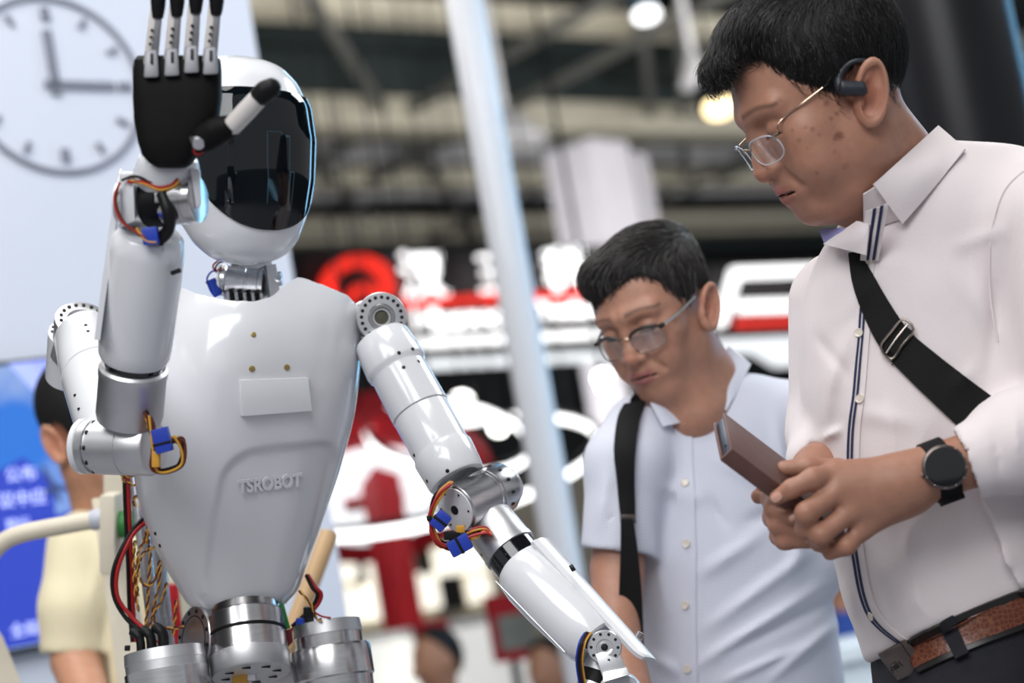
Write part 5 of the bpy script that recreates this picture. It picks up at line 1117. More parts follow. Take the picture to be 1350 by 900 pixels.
near = [(CC((1420, 575, 1.97), (1300, 600, 1.955), (1236, 620, 1.95), (1190, 638, 1.948)), [.030, .0275, .0272, .0268], .01),
        (CC((1195, 628, 1.95), (1101, 623, 1.942)), [.021, .0125], .016), (CC((1195, 636, 1.948), (1106, 646, 1.934)), [.021, .0128], .016),
        (CC((1195, 645, 1.95), (1123, 672, 1.934)), [.020, .0122], .016), (CC((1196, 650, 1.955), (1137, 697, 1.94)), [.018, .0112], .016),
        (CC((1101, 623, 1.942), (1072, 631, 1.930), (1044, 644, 1.930), (1024, 656, 1.934)), [.0108, .0102, .0088, .0074], .004),
        (CC((1106, 646, 1.934), (1063, 676, 1.922), (1061, 697, 1.936), (1072, 706, 1.955)), [.0112, .0104, .0090, .0075], .004),
        (CC((1123, 672, 1.934), (1082, 705, 1.924), (1080, 714, 1.945), (1092, 718, 1.962)), [.0108, .0100, .0088, .0075], .004),
        (CC((1137, 697, 1.94), (1116, 719, 1.932), (1094, 729, 1.944)), [.0102, .0088, .0072], .004),
        (CC((1165, 640, 1.975), (1105, 622, 1.985), (1066, 616, 1.985), (1034, 618, 1.985)), [.02, .0125, .0105, .0085], .012)]
far = [(CC((1110, 600, 2.16), (1080, 622, 2.09), (1052, 662, 2.035)), [.035, .029, .027], .012),
       (CC((1052, 655, 2.035), (1018, 658, 1.995), (1021, 670, 1.968), (1047, 683, 1.953)), [.014, .0102, .0092, .0072], .005),
       (CC((1052, 672, 2.035), (1020, 682, 1.992), (1026, 692, 1.968), (1066, 700, 1.962)), [.014, .0104, .0094, .0075], .005),
       (CC((1056, 688, 2.035), (1028, 706, 1.995), (1034, 712, 1.970), (1070, 713, 1.968)), [.013, .0095, .0088, .0075], .005),
       (CC((1056, 640, 2.05), (1020, 640, 2.03), (1000, 654, 2.01)), [.014, .0098, .0078], .008)]
parts1 = [(Hc, Q)]; cols1 = [c1]
for paths in (near, far):
    fn, lo, hi = hand_sdf(paths); Vh, Qh = sdf_mesh(fn, lo, hi, .0018); Vh = relax(Vh, Qh, 1, .4); parts1.append((Vh, Qh))
    ch = np.tile(SK1 * .88, (len(Vh), 1))
    for pts, rad, kk in paths:
        if len(pts) >= 3 and rad[-1] < .01:
            for j in (1, 2):
                if j < len(pts) - 0 and j < len(pts):
                    m = np.clip(1.3 - np.linalg.norm(Vh - pts[j], axis=1) / (rad[j] * 1.4), 0, 1)[:, None] * .22; ch = ch * (1 - m) + SK1 * A(.86, .66, .62) * m
    cols1.append(ch)
    if paths is near: T_hand = bvh(Vh, Qh.tolist())
    else: T_far = bvh(Vh, Qh.tolist())
# finger creases and veins as painted skin tone only; relief comes from the bump
body1 = mo('body', joinq(*parts1), m_skin, man1); paint(body1, np.concatenate(cols1))
for T_, x, y, r, an in ((T_hand, 1024, 655, 6.2, .55), (T_far, 1045, 682, 4.2, .6), (T_far, 1066, 712, 4, .1)):
    G = []
    for i in range(7):
        row = []
        for j in range(7):
            u_, v_ = (i / 3 - 1), (j / 3 - 1); q = 1 - .25 * abs(u_ * v_); dx, dy = u_ * r * 1.25 * q, v_ * r * .95 * q
            row.append(hit(T_, x + dx * math.cos(an) + dy * math.sin(an), y - (dx * math.sin(an) - dy * math.cos(an)) * -1 * -1, .0004, 1.94))
        G.append(row)
    mo('finger_nail', sheet(G, .0006), m_nail, body1)
# hair
HL1 = [(-.13, -.092), (-.080, -.090), (-.062, -.080), (-.050, -.045), (-.036, .008), (-.014, .022), (.006, .018), (.014, .006), (.022, .002), (.030, .010), (.040, .024), (.050, .034), (.057, .055), (.064, .076), (.080, .082), (.10, .076), (.13, .064)]
Vc, Qc, fnh = hair_cap(((0, -.010, .044), (.0825, .1010, .0890)), HL1, .0024, tufts=(((0, .034, .096), (.058, .050, .034), .02), ((-.012, .083, .084), (.044, .018, .019), .012), ((.0, -.045, .095), (.06, .05, .03), .03)))
hair1 = mo('hair', (to_c(Vc * S1, O1, M1), Qc), m_hairb, man1)
def comb1(p):
    top = np.clip((p[:, 2] - .075) / .04, 0, 1)[:, None]; front = np.clip((p[:, 1] - .02) / .08, 0, 1)[:, None]
    side = np.stack([np.sign(p[:, 0]) * .1, .25 + 0 * p[:, 0], -1 + 0 * p[:, 0]], 1); fwd = np.stack([.35 + 0 * p[:, 0], 1 + 0 * p[:, 0], .1 - .9 * front[:, 0]], 1)
    return side * (1 - top) + fwd * top
Vs, Qs = strands(fnh, Vc, 6500, comb1, (.018, .042), .00055, 6, .0016, 3, .14)
front = Vc[(Vc[:, 1] > .088) & (Vc[:, 2] < .095)]
Vf, Qf = strands(fnh, front, 900, lambda p: np.stack([.25 + 0 * p[:, 0], .45 + 0 * p[:, 0], -1 + 0 * p[:, 0]], 1), (.012, .044), .0006, 6, .002, 9, .38)
sideb = Vc[(Vc[:, 1] > .02) & (Vc[:, 1] < .075) & (Vc[:, 2] < .06) & (Vc[:, 0] > 0)]
Vb, Qb = strands(fnh, sideb, 1300, lambda p: np.stack([.05 + 0 * p[:, 0], .35 + 0 * p[:, 0], -1 + 0 * p[:, 0]], 1), (.008, .026), .0005, 5, .001, 12, .32)
hs, hq = joinq((Vs, Qs), (Vf, Qf), (Vb, Qb))
st = mo('hair_strands', (to_c(hs * S1, O1, M1), hq), m_hair, hair1); st['kind'] = 'stuff'
hc = np.tile(A(.011, .010, .010), (len(hs), 1)); gs = np.repeat(rng.random(len(hs) // 3 // 1 + 1) < .0, 3)[:len(hs)]; paint(st, hc)

# shirt
b1 = rows_sdf([(205, 1196, 1345, 2.12, .055), (235, 1165, 1400, 2.13, .085), (280, 1120, 1425, 2.14, .105), (330, 1083, 1440, 2.15, .122), (380, 1066, 1440, 2.15, .132), (430, 1058, 1438, 2.15, .136), (520, 1058, 1432, 2.14, .138), (600, 1070, 1428, 2.135, .142), (680, 1092, 1430, 2.13, .146), (740, 1102, 1434, 2.13, .146), (800, 1118, 1440, 2.13, .142), (845, 1134, 1444, 2.13, .135), (900, 1150, 1450, 2.13, .13)])
F1 = [(1250, 330, 1330, 300, 10, .002), (1340, 260, 1330, 420, 8, -.003), (1100, 470, 1090, 560, 9, .003), (1075, 440, 1120, 500, 7, -.002), (1300, 660, 1230, 740, 12, .003), (1170, 640, 1250, 690, 14, -.002), (1335, 540, 1345, 620, 7, .003), (1310, 560, 1320, 630, 5, -.002), (1130, 420, 1085, 520, 14, .003), (1165, 350, 1100, 430, 12, .002), (1300, 250, 1292, 430, 12, .0035), (1325, 330, 1300, 520, 10, -.003), (1210, 560, 1120, 540, 12, .002), (1335, 470, 1240, 330, 14, .002), (1180, 740, 1290, 700, 22, .004), (1200, 800, 1340, 730, 16, .005), (1190, 690, 1260, 660, 18, -.003), (1150, 770, 1170, 830, 9, .003), (1230, 820, 1290, 780, 10, -.004), (1110, 760, 1130, 820, 8, .003), (1080, 580, 1110, 565, 5, .004), (1095, 600, 1065, 585, 5, -.003), (1180, 620, 1170, 520, 12, .002), (1250, 520, 1290, 480, 10, .002)]
def beltline(x): return 858 - (x - 1165) * .52 + 0.0004 * (x - 1165) ** 2
def pxy(P): z = np.maximum(-P[..., 2], .1); return 675 + F_PX * P[..., 0] / z, 450 - F_PX * P[..., 1] / z
nkp = (C(1165, 222, 2.11), C(1120, 160, 2.09))
def fshirt1(P):
    d = b1(P)
    d = smin(d, s_cap(P, C(1385, 300, 2.06), C(1205, 255, 2.11), .062, .05), .05)
    arm = s_path(P, CC((1392, 305, 2.05), (1450, 575, 1.99), (1350, 580, 1.965), (1290, 604, 1.955)), [.078, .064, .0490, .0385], .02); d = smin(d, arm, .02)
    d = smin(d, s_path(P, CC((1110, 400, 2.24), (1104, 570, 2.23), (1078, 604, 2.13)), [.06, .054, .034], .02), .02)
    d = smax(d, -s_cap(P, C(1296, 602, 1.955), C(1236, 620, 1.95), .0300, .0300), .003); xx, yy_ = pxy(P); d = smax(d, np.where(P[..., 2] > -2.0, (1262 + (yy_ - 580) * .42 - xx) * mpp(1.95) * .9, -1).astype(np.float32), .002)
    d = smax(d, -s_cap(P, C(1110, 600, 2.16), C(1060, 640, 2.06), .030, .028), .003)
    d = smax(d, -s_cap(P, *nkp, .058, .06), .008)
    x, y = pxy(P); cut = (y - beltline(x) - 8) * mpp(2.1) * .85; d = smax(d, cut, .012)
    return d - 1.5 * fold2(P, F1)
Vs1, Qs1 = sdf_mesh(fshirt1, C(1045, 930, 2.0) + A(-.03, 0, -.30), A(.64, .235, -1.85), .0032); Vs1 = relax(Vs1, Qs1, 2)
shirt1 = mo('shirt', (Vs1, Qs1), m_shirt1, man1, label='rose-white cotton shirt'); T_s1 = bvh(Vs1, Qs1.tolist())
# placket with twin navy stripes
PL = [(1146, 296), (1142, 340), (1137, 420), (1133, 470), (1129, 520), (1123, 570), (1122, 640), (1125, 700), (1131, 745), (1139, 785), (1152, 815), (1176, 838), (1196, 850)]
mo('placket', drape(T_s1, [(x - 8, y) for x, y in PL], [(x + 12, y - 2) for x, y in PL], .0012, .0014, 5, 5), m_shirt1, shirt1)
for o_ in (-1.8, 3.2): mo('navy_stripe', drape(T_s1, [(x + o_ - 1.6, y) for x, y in PL], [(x + o_ + 1.2, y) for x, y in PL], .0026, .0006, 5, 3), m_navy, shirt1)
def button(T, x, y, r, parent, off=.002, dflt=None):
    p = hit(T, x, y, 0, dflt); n = np.array(T.find_nearest(Vector(p))[1]); n = n if n[2] > 0 else -n
    b_ = mo('button', lathe(p + n * off, p + n * (off + .0025), [(0, r), (.0012, r), (.002, r * .9), (.0016, r * .7), (.0015, r * .3)], 20), m_button, parent)
    mo('button_thread', bolts(p + n * (off + .0016), n, r * .25, 4, r * .11, .0003), m_shirt1, b_)
for x, y in ((1133, 439), (1135, 526), (1151, 811), (1147, 344)): button(T_s1, x, y, .0048, shirt1)
# collar
hs1 = lambda x, y, o_: hit(T_s1, x, y, o_)
cl = mo('collar', patch([C(1151, 243, 2.022), C(1237, 166, 2.085), hs1(1272, 202, .006), hs1(1193, 297, .009)], 16, 16, .014, .002), m_shirt1, shirt1)
mo('collar_stand', patch([C(1138, 256, 2.035), C(1172, 234, 2.03), hs1(1196, 286, .002), hs1(1141, 306, .003)], 10, 10, .004, .002), m_shirt1, shirt1)
pt_ = [C(1141, 279, 2.022), C(1171, 268, 2.012), hs1(1160, 345, .004), hs1(1137, 345, .004)]
mo('placket_top', patch(pt_, 8, 12, .004, .0014), m_shirt1, shirt1)
for u0 in (.30, .62):
    pa, pb_2 = [pt_[0] * (1 - u_) + pt_[1] * u_ for u_ in (u0, u0 + .14)], [pt_[3] * (1 - u_) + pt_[2] * u_ for u_ in (u0, u0 + .14)]
    mo('navy_stripe', patch([pa[0] + A(0, 0, .0042), pa[1] + A(0, 0, .0042), pb_2[1] + A(0, 0, .0042), pb_2[0] + A(0, 0, .0042)], 4, 12, .001, .0008), m_navy, shirt1)
m_lil = mat('shaded_collar_lining', srgb(150, 146, 196), .8, noise=.08)  # bluish purple shade inside the collar is put into the lining colour
mo('collar_lining', patch([C(1080, 302, 2.09), C(1140, 300, 2.04), C(1128, 312, 2.045), C(1088, 322, 2.08)], 10, 8, .004, .002), m_lil, shirt1)
mo('collar_leaf', patch([C(1130, 292, 2.05), C(1146, 296, 2.025), C(1142, 336, 2.03), C(1086, 322, 2.075)], 10, 10, .01, .002), m_shirt1, shirt1)
pb = hs1(1190, 277, .013); mo('button', rod(pb + A(0, 0, .000), pb + A(0, .0005, .003), .0046), m_button, cl)
mo('shoulder_seam', tube([hit(T_s1, x, y, .0008) for x, y in ((1349, 226), (1325, 250), (1310, 290), (1304, 340), (1306, 400), (1316, 450))], .0011, 6), m_shirt1, shirt1)
# trousers, belt
ct = lambda P: (beltline(pxy(P)[0]) - 4 - pxy(P)[1]) * mpp(2.1) * .85
hipL, hipR = C(1290, 960, 2.05), C(1270, 960, 2.22)
f1a, f1b = foot1 + A(.02, -.10, .0), foot1 + A(-.02, .10, 0)
trous = trousers([(720, 1150, 1450, 2.13, .125), (820, 1144, 1450, 2.13, .130), (900, 1154, 1450, 2.13, .132), (1000, 1165, 1450, 2.13, .14), (1100, 1180, 1450, 2.13, .13)], [(hipL, K(f1a + A(0, 0, .10)), .095, .055), (hipR, K(f1b + A(0, 0, .10)), .095, .055)], 'trousers', man1, ct)
T_t1 = bvh(np.concatenate([Vs1, trous[0]]), Qs1.tolist() + (trous[1] + len(Vs1)).tolist())
shoe(f1a, -.9, man1); shoe(f1b, -.9, man1)
m_belt = mat('brown_croc_leather', srgb(122, 62, 36), .4, coat=.2, noise=.35, nscale=70, bump=.5, bscale=160)
nt = m_belt.node_tree; vo = nt.nodes.new('ShaderNodeTexVoronoi'); vo.feature = 'DISTANCE_TO_EDGE'; vo.inputs['Scale'].default_value = 190; vo.inputs['Randomness'].default_value = .55; tcn = nt.nodes.new('ShaderNodeTexCoord'); nt.links.new(tcn.outputs['Object'], vo.inputs['Vector'])
rp = nt.nodes.new('ShaderNodeMapRange'); rp.inputs['From Max'].default_value = .12; nt.links.new(vo.outputs['Distance'], rp.inputs['Value'])
mx = nt.nodes.new('ShaderNodeMix'); mx.data_type = 'RGBA'; mx.inputs[6].default_value = (*srgb(128, 78, 52), 1); mx.inputs[7].default_value = (*srgb(92, 44, 28), 1); nt.links.new(rp.outputs[0], mx.inputs[0]); nt.links.new(mx.outputs[2], nt.nodes['Principled BSDF'].inputs['Base Color'])
BX = [1194, 1206, 1230, 1260, 1300, 1340, 1380, 1410]
top = [(x, beltline(x) - 2 + 4 * (x < 1200)) for x in BX]; bot = [(x + 20, beltline(x) + 46 - .01 * (x - 1165)) for x in BX]
belt = mo('belt', drape(T_t1, [(x, y) for x, y in top], bot, .004, .0035, 5, 9), m_shoe, man1, label='brown crocodile-grain belt with dark edges')
tt = [(a[0] + (b_[0] - a[0]) * .14, a[1] + (b_[1] - a[1]) * .14) for a, b_ in zip(top, bot)]; bb = [(a[0] + (b_[0] - a[0]) * .86, a[1] + (b_[1] - a[1]) * .86) for a, b_ in zip(top, bot)]
mo('croc_panel', drape(T_t1, tt, bb, .0058, .0016, 5, 7), m_belt, belt)
mo('belt_loop', drape(T_t1, [(1236, beltline(1236) - 5), (1248, beltline(1236) + 18), (1262, beltline(1240) + 52)], [(1254, beltline(1254) - 6), (1266, beltline(1254) + 18), (1278, beltline(1256) + 50)], .0085, .003, 5, 5), m_trous, man1)
m_gun = mat('gunmetal', srgb(112, 102, 98), .32, metal=1, noise=.15, nscale=120)
pbk = hit(T_t1, 1192, 862, .0); dB = -pbk[2] - .016
bq = [C(1157, 862, dB), C(1187, 847, dB - .003), C(1214, 886, dB - .004), C(1183, 897, dB)]
bk = mo('buckle', hexa(bq, [p - A(0, 0, .006) for p in bq], .0015), m_gun, belt)
mo('buckle_clamp', hexa([C(1186, 845, dB - .004), C(1194, 842, dB - .004), C(1224, 878, dB - .005), C(1215, 885, dB - .005)], [C(1186, 845, dB + .006), C(1194, 842, dB + .006), C(1224, 878, dB + .006), C(1215, 885, dB + .006)], .001), m_gun, bk)
q_ = [(1180, 874, 1186, 880), (1176, 878, 1182, 884), (1180, 874, 1176, 878), (1186, 880, 1182, 884), (1184, 872, 1190, 878), (1174, 882, 1178, 887), (1178, 876, 1184, 882)]
mo('buckle_emblem', join(*[tube([C(a, b_, dB - .0035), C(c_, e_, dB - .0035)], .0006, 6, 0) for a, b_, c_, e_ in q_]), m_shoe, bk)

# ---- things the man wears and holds
b1f = lambda P: smin(b1(P), s_cap(P, C(1385, 300, 2.06), C(1205, 255, 2.11), .062, .05), .05) - 1.5 * fold2(P, F1)
bag = thing('shoulder_bag', W(C(1400, 900, 2.02)), 'black webbing bag strap with a metal slider crossing the rose-white shirt', 'bag')
SL, SR = [(1119, 334), (1124, 372), (1138, 414), (1163, 462), (1200, 502), (1246, 546), (1288, 586), (1330, 622)], [(1132, 330), (1150, 360), (1172, 398), (1199, 436), (1236, 468), (1280, 502), (1320, 532), (1362, 566)]
strap = mo('strap', drape(b1f, SL, SR, .0034, .0022, 7, 8), m_strap, bag); 
m_met = mat('dark_nickel', srgb(150, 140, 132), .22, metal=1, noise=.1)
pts = [hit(T_s1, x, y, .0075) for x, y in ((1164, 459), (1176, 440), (1192, 422), (1205, 436), (1190, 458), (1178, 475))]
mo('slider', tube(pts, .0014, 8, 3, closed=True), m_met, bag); mo('slider_bar', tube([hit(T_s1, x, y, .0078) for x, y in ((1171, 467), (1184, 447), (1198, 429))], .0013, 8), m_met, bag)
mo('strap_fold', drape(T_s1, [(1172, 462), (1182, 470)], [(1192, 428), (1204, 438)], .0064, .002, 4, 6), m_strap, bag)
mo('loose_thread', tube([hit(T_s1, x, y, .002) for x, y in ((1176, 482), (1180, 478), (1187, 484))], .0006, 5), m_blk, bag)
pbag = C(1440, 760, 2.02); mo('bag_body', rbox(pbag, np.eye(3), (.035, .10, .12), .3), m_strap, bag)
# wrist watch
wt = thing('wristwatch', W(C(1232, 650, 1.92)), 'round black wristwatch with dark dial on a bare wrist', 'watch')
wa = nrm(C(1300, 596, 1.955) - C(1190, 636, 1.95)); wc = C(1238, 620, 1.951)
mo('watch_strap', lathe(wc - wa * .011, wc + wa * .011, [(0, .0288), (.0004, .0308), (.0216, .0312), (.022, .0292), (.011, .0285)], 56), m_strap, wt)
wn = nrm(A(-.22, .10, 1)); wn = nrm(wn - wa * (wn @ wa) * .75); wp = wc + wn * .031
mo('watch_case', lathe(wp - wn * .004, wp + wn * .0075, [(0, .018), (.001, .0212), (.007, .0218), (.0095, .0212), (.0105, .0198), (.0105, .012)], 64), m_gun, wt)
mo('dial_glass', lathe(wp + wn * .006, wp + wn * .0072, [(0, .012), (.0002, .0194), (.001, .0193), (.0014, .017)], 64), m_blackg, wt)
mo('bezel_marks', bolts(wp + wn * .0066, wn, .0204, 12, .0006, .0003), m_steel, wt)
ws = nrm(np.cross(wn, wa)); mo('strap_keeper', rbox(wc + nrm(wn * .22 - ws * np.sign(ws[1]) * 1) * .0315, np.stack([wa, nrm(wn), nrm(np.cross(wa, wn))]), (.0122, .006, .003), .3), m_strap, wt)
mo('crown_button', rod(wp + wa * -.021, wp + wa * -.0235, .0022), m_gun, wt)
# phone in its flip case
ph = thing('smartphone', W(C(1030, 690, 2.0)), 'smartphone in a brown leather flip case held in both hands', 'phone')
lx = nrm(A(.800, -.595, -.30)); nb3 = A(.595, .80, .0); nb3 = nrm(nb3 * .93 + A(0, 0, .36)); nb3 = nrm(nb3 - lx * (nb3 @ lx)); ez3 = np.cross(lx, nb3); ez3 = ez3 if ez3[2] > 0 else -ez3
pe = C(957, 598, 1.928); pc = pe + lx * .0765 - ez3 * .036
m_case = mat('brown_leather_case', srgb(96, 66, 60), .42, noise=.12, nscale=60, bump=.15, bscale=500)
m_cam = mat('phone_edge', srgb(66, 76, 90), .3, metal=.5, noise=.1)
mo('case_cover', rbox(pc + nb3 * .0068, np.stack([lx, nb3, ez3]), (.0765, .0016, .037), .4), m_case, ph)
mo('case_spine', rbox(pc + ez3 * .0362, np.stack([lx, nb3, ez3]), (.0765, .0084, .0016), .4), m_case, ph)
mo('case_back', rbox(pc - nb3 * .0068, np.stack([lx, nb3, ez3]), (.0765, .0016, .037), .4), m_case, ph)
bodyp = mo('phone_body', rbox(pc - ez3 * .0005, np.stack([lx, nb3, ez3]), (.0745, .0048, .0345), .35), m_cam, ph)
mo('edge_lens', rod(pc - lx * .0742 + ez3 * .018, pc - lx * .0752 + ez3 * .018, .0016), m_hole, bodyp)
mo('case_clasp', rbox(pc + nb3 * .0088 + lx * .006 + ez3 * .028, np.stack([lx, nb3, ez3]), (.014, .001, .006), .3), m_shoe, ph)
# ear-hook headset
Hq = lambda x, y, z: to_c(A(x, y, z) * S1, O1, M1)
T_ear = T_h1
ea = thing('earphone', W(C(1130, 120, 2.0)), 'dark grey open-ear headphone hooked over an ear', 'earphone')
m_ear = mat('dark_grey_silicone', srgb(40, 44, 52), .45, noise=.1)
de_ = -hit(T_h1, 1155, 125, 0, 2.0)[2]; df_ = -hit(T_h1, 1108, 112, 0, 2.0)[2]
hk = [(1170, 122, de_ + .010), (1166, 104, de_ + .006), (1156, 90, de_ + .003), (1142, 81, de_ - .001), (1126, 81, de_ - .002), (1113, 90, (de_ + df_) / 2 - .003), (1106, 104, df_ - .005), (1109, 116, df_ - .007), (1118, 122, df_ - .008)]
mo('ear_hook', tube([C(*q_) for q_ in hk], [.0034, .0030, .0027, .0027, .0027, .0034, .0050, .0066, .0056], 14), m_ear, ea)
pp = C(1124, 116, min(de_, df_) - .006)
mo('speaker_pod', tube([pp + A(x_, y_, 0) for x_, y_ in ((-.0135, 0), (-.011, 0), (0, -.0006), (.011, -.0005), (.0138, 0))], [.0035, .0075, .0079, .0075, .0035], 18), m_ear, ea)
# rimless glasses
gl = thing('eyeglasses', W(Hq(0, .10, -.02)), 'thin rimless eyeglasses with pale gold temples worn low on the nose', 'glasses')
def lens_part(parent, Hq, cx, y0, z0, rx, rz, wrap, thin=.0011, p=2.6):
    a = np.linspace(0, 2 * np.pi, 40, endpoint=False); e = 2 / p; loops = []
    for r in (0.02, .5, .85, 1.0):
        x = cx + r * rx * np.sign(np.cos(a)) * np.abs(np.cos(a)) ** e; z = z0 + r * rz * np.sign(np.sin(a)) * np.abs(np.sin(a)) ** e
        loops.append(np.array([Hq(xi, y0 - wrap * (abs(xi)) ** 2 - .12 * (zi - z0) * -1, zi) for xi, zi in zip(x, z)]))
    f = Hq(0, 1, 0) - Hq(0, 0, 0); L0 = loops; back = [l - nrm(f) * thin for l in loops]
    S = [*L0, *back[::-1]]
    return loft(S), L0[-1]
GZ, GY = -.009, .1085
for s in (1, -1):
    vf, rim = lens_part(gl, Hq, s * .0325, GY, GZ - .004, .0255, .0155, 4.0); mo('lens', vf, m_lens, gl); mo('lens_edge', tube(rim, .0007, 6, 1, closed=True), m_rimc, gl)
hx = [hit(T_h1, x, y, .003, 2.0) for x, y in ((1098, 98), (1088, 112), (1060, 134), (1030, 158))] + [Hq(.060, .092, GZ + .009)]
mo('temple', tube(hx[1:], .0009, 8), m_gold, gl); mo('temple_tip', tube([hit(T_h1, 1122, 88, .004, 2.0), hx[0], hx[1], hx[1] * .85 + hx[2] * .15], .0016, 8), m_blackp, gl)
mo('temple', tube([Hq(-.060, .092, GZ + .009), Hq(-.072, .05, GZ + .018), Hq(-.078, -.01, GZ + .03)], .0009, 8), m_gold, gl)
mo('bridge', tube([Hq(.010, GY + .0005, GZ + .002), Hq(.004, GY + .003, GZ + .005), Hq(-.004, GY + .003, GZ + .005), Hq(-.010, GY + .0005, GZ + .002)], .0010, 8), m_gold, gl)
for s in (1, -1):
    mo('hinge', rbox(Hq(s * .0575, GY - .0125, GZ + .007), M1, (.003, .003, .0012), .3), m_gold, gl)
    mo('nose_pad', lathe(Hq(s * .010, GY - .006, GZ - .007), Hq(s * .0065, GY - .009, GZ - .008), [(0, .001), (.0004, .0032), (.0016, .0032), (.002, .001)], 16), m_lens, gl)

# ------------------------------------------------------------ man with backpack
SK2 = A(*srgb(178, 130, 108))
foot2 = W(C(960, 900, 2.66)) * A(1, 1, 0)
man2 = thing('person', foot2, 'person in a pale checked short-sleeved shirt and browline glasses, wearing a black backpack, looking down', 'person')
M2 = head_axes(52, 33, 13); O2 = C(866, 413, 2.66); S2 = .91
def l2(c): return ((A(*c) - O2) @ M2.T) / S2
nk2 = [(A(0, -.014, -.035), l2(C(940, 530, 2.70)), .054, .06, .03), (A(0, .015, -.07), l2(C(915, 545, 2.65)), .044, .05, .03)]
V, Q, fn2 = make_head({'fat': .0, 'w': 1.0}, .002, nk2)
c2 = face_cols(V, SK2, srgb(158, 92, 92), srgb(62, 50, 46)); H2c = to_c(V * S2, O2, M2); T_h2 = bvh(H2c, Q.tolist())
arm2_ = [(CC((817, 690, 2.605), (814, 750, 2.595), (812, 850, 2.53), (845, 960, 2.43)), [.032, .035, .032, .027], .01)]
fn, lo, hi = hand_sdf(arm2_); Va, Qa = sdf_mesh(fn, lo - .02, hi + .02, .004); Va = relax(Va, Qa, 1)
body2 = mo('body', joinq((H2c, Q), (Va, Qa)), m_skin, man2); paint(body2, np.concatenate([c2, np.tile(SK2, (len(Va), 1))]))
HL2 = [(-.13, -.080), (-.080, -.074), (-.060, -.058), (-.046, -.022), (-.034, .012), (-.014, .022), (.006, .018), (.014, .000), (.024, -.006), (.034, .004), (.044, .022), (.056, .040), (.070, .052), (.085, .056), (.10, .052), (.13, .048)]
Vc2, Qc2, fnh2 = hair_cap(((0, -.010, .042), (.0805, .0975, .0835)), HL2, .0026, xs=.38, tufts=(((-.014, .040, .088), (.056, .046, .030), .02), ((-.020, .072, .074), (.036, .016, .019), .012), ((.0, -.04, .088), (.06, .05, .03), .03)))
hair2 = mo('hair', (to_c(Vc2 * S2, O2, M2), Qc2), m_hairb, man2)
def comb2(p):
    top = np.clip((p[:, 2] - .065) / .04, 0, 1)[:, None]; front = np.clip((p[:, 1] - .02) / .08, 0, 1)[:, None]
    side = np.stack([0 * p[:, 0], .2 + 0 * p[:, 0], -1 + 0 * p[:, 0]], 1); fwd = np.stack([-.7 + 0 * p[:, 0], .8 + 0 * p[:, 0], .1 - .7 * front[:, 0]], 1)
    return side * (1 - top) + fwd * top
Vs, Qs = strands(fnh2, Vc2, 5000, comb2, (.018, .040), .0007, 6, .0016, 5, .14)
st = mo('hair_strands', (to_c(Vs * S2, O2, M2), Qs), m_hair, hair2); st['kind'] = 'stuff'
gv = np.repeat(np.random.default_rng(4).random(5000), 21); paint(st, np.where((gv < .14)[:, None], A(.11, .105, .10), A(.032, .027, .025)))
b2 = rows_sdf([(492, 925, 1000, 2.72, .055), (515, 868, 1040, 2.72, .075), (545, 832, 1064, 2.72, .095), (580, 815, 1070, 2.72, .11), (640, 812, 1078, 2.71, .115), (720, 818, 1088, 2.70, .118), (800, 826, 1098, 2.70, .122), (900, 836, 1112, 2.70, .124), (1000, 842, 1116, 2.70, .12)])
F2 = [(915, 880, 1085, 770, 8, .006), (930, 830, 1080, 720, 9, .005), (1010, 900, 1105, 820, 8, .006), (960, 860, 1100, 790, 6, -.004), (920, 760, 1010, 700, 10, .004), (980, 690, 1060, 660, 9, -.004), (870, 640, 930, 660, 9, .003), (940, 600, 1010, 640, 10, .003), (860, 700, 880, 820, 10, .003), (930, 650, 960, 700, 6, -.003), (850, 860, 900, 890, 8, .004), (1040, 760, 1085, 640, 10, .005), (800, 620, 790, 700, 8, .003), (1020, 540, 1040, 640, 10, .004), (950, 900, 1060, 850, 6, .005)]
def fshirt2(P):
    x, y = pxy(P); arm = s_path(P, CC((852, 575, 2.67), (828, 612, 2.63), (814, 740, 2.60)), [.060, .055, .0485], .02)
    arm = smax(arm, ((y - 722 - .1 * (x - 768)) * mpp(2.6)).astype(np.float32), .003); arm = smax(arm, -s_cap(P, C(817, 690, 2.605), C(813, 780, 2.60), .039, .040), .003)
    d = smin(b2(P), arm, .016)
    d = smin(d, s_cap(P, C(1040, 560, 2.72), C(1085, 720, 2.68), .062, .055), .03)
    d = smax(d, -s_cap(P, C(925, 525, 2.70), C(870, 440, 2.66), .055, .06), .008)
    return d - 1.7 * fold2(P, F2)
V2, Q2 = sdf_mesh(fshirt2, C(755, 990, 2.66) + A(-.02, 0, -.22), C(1140, 478, 2.66) + A(0, .01, .26), .0038); V2 = relax(V2, Q2, 2)
shirt2 = mo('shirt', (V2, Q2), m_shirt2, man2, label='pale fine-checked short-sleeved shirt'); T_s2 = bvh(V2, Q2.tolist())
PL2 = [(899, 556), (900, 600), (903, 660), (905, 740), (905, 820), (907, 897), (908, 940)]
mo('placket', drape(T_s2, [(x - 10, y) for x, y in PL2], [(x + 13, y) for x, y in PL2], .0014, .0016, 5, 5), m_shirt2, shirt2)
for x, y in ((902, 561), (903, 637), (905, 716), (904, 797), (907, 881)): button(T_s2, x, y, .0055, shirt2, .003)
mo('collar', patch([C(929, 517, 2.655), C(960, 456, 2.71), C(990, 480, 2.69), C(957, 541, 2.625)], 14, 14, .014, .002), m_shirt2, shirt2)
mo('collar', patch([C(853, 523, 2.62), C(862, 520, 2.63), C(900, 556, 2.615), C(874, 562, 2.60)], 12, 10, .006, .002), m_shirt2, shirt2)
mo('collar_stand', patch([C(926, 520, 2.66), C(945, 500, 2.68), C(948, 545, 2.635), C(899, 560, 2.617)], 10, 10, .006, .002), m_shirt2, shirt2)
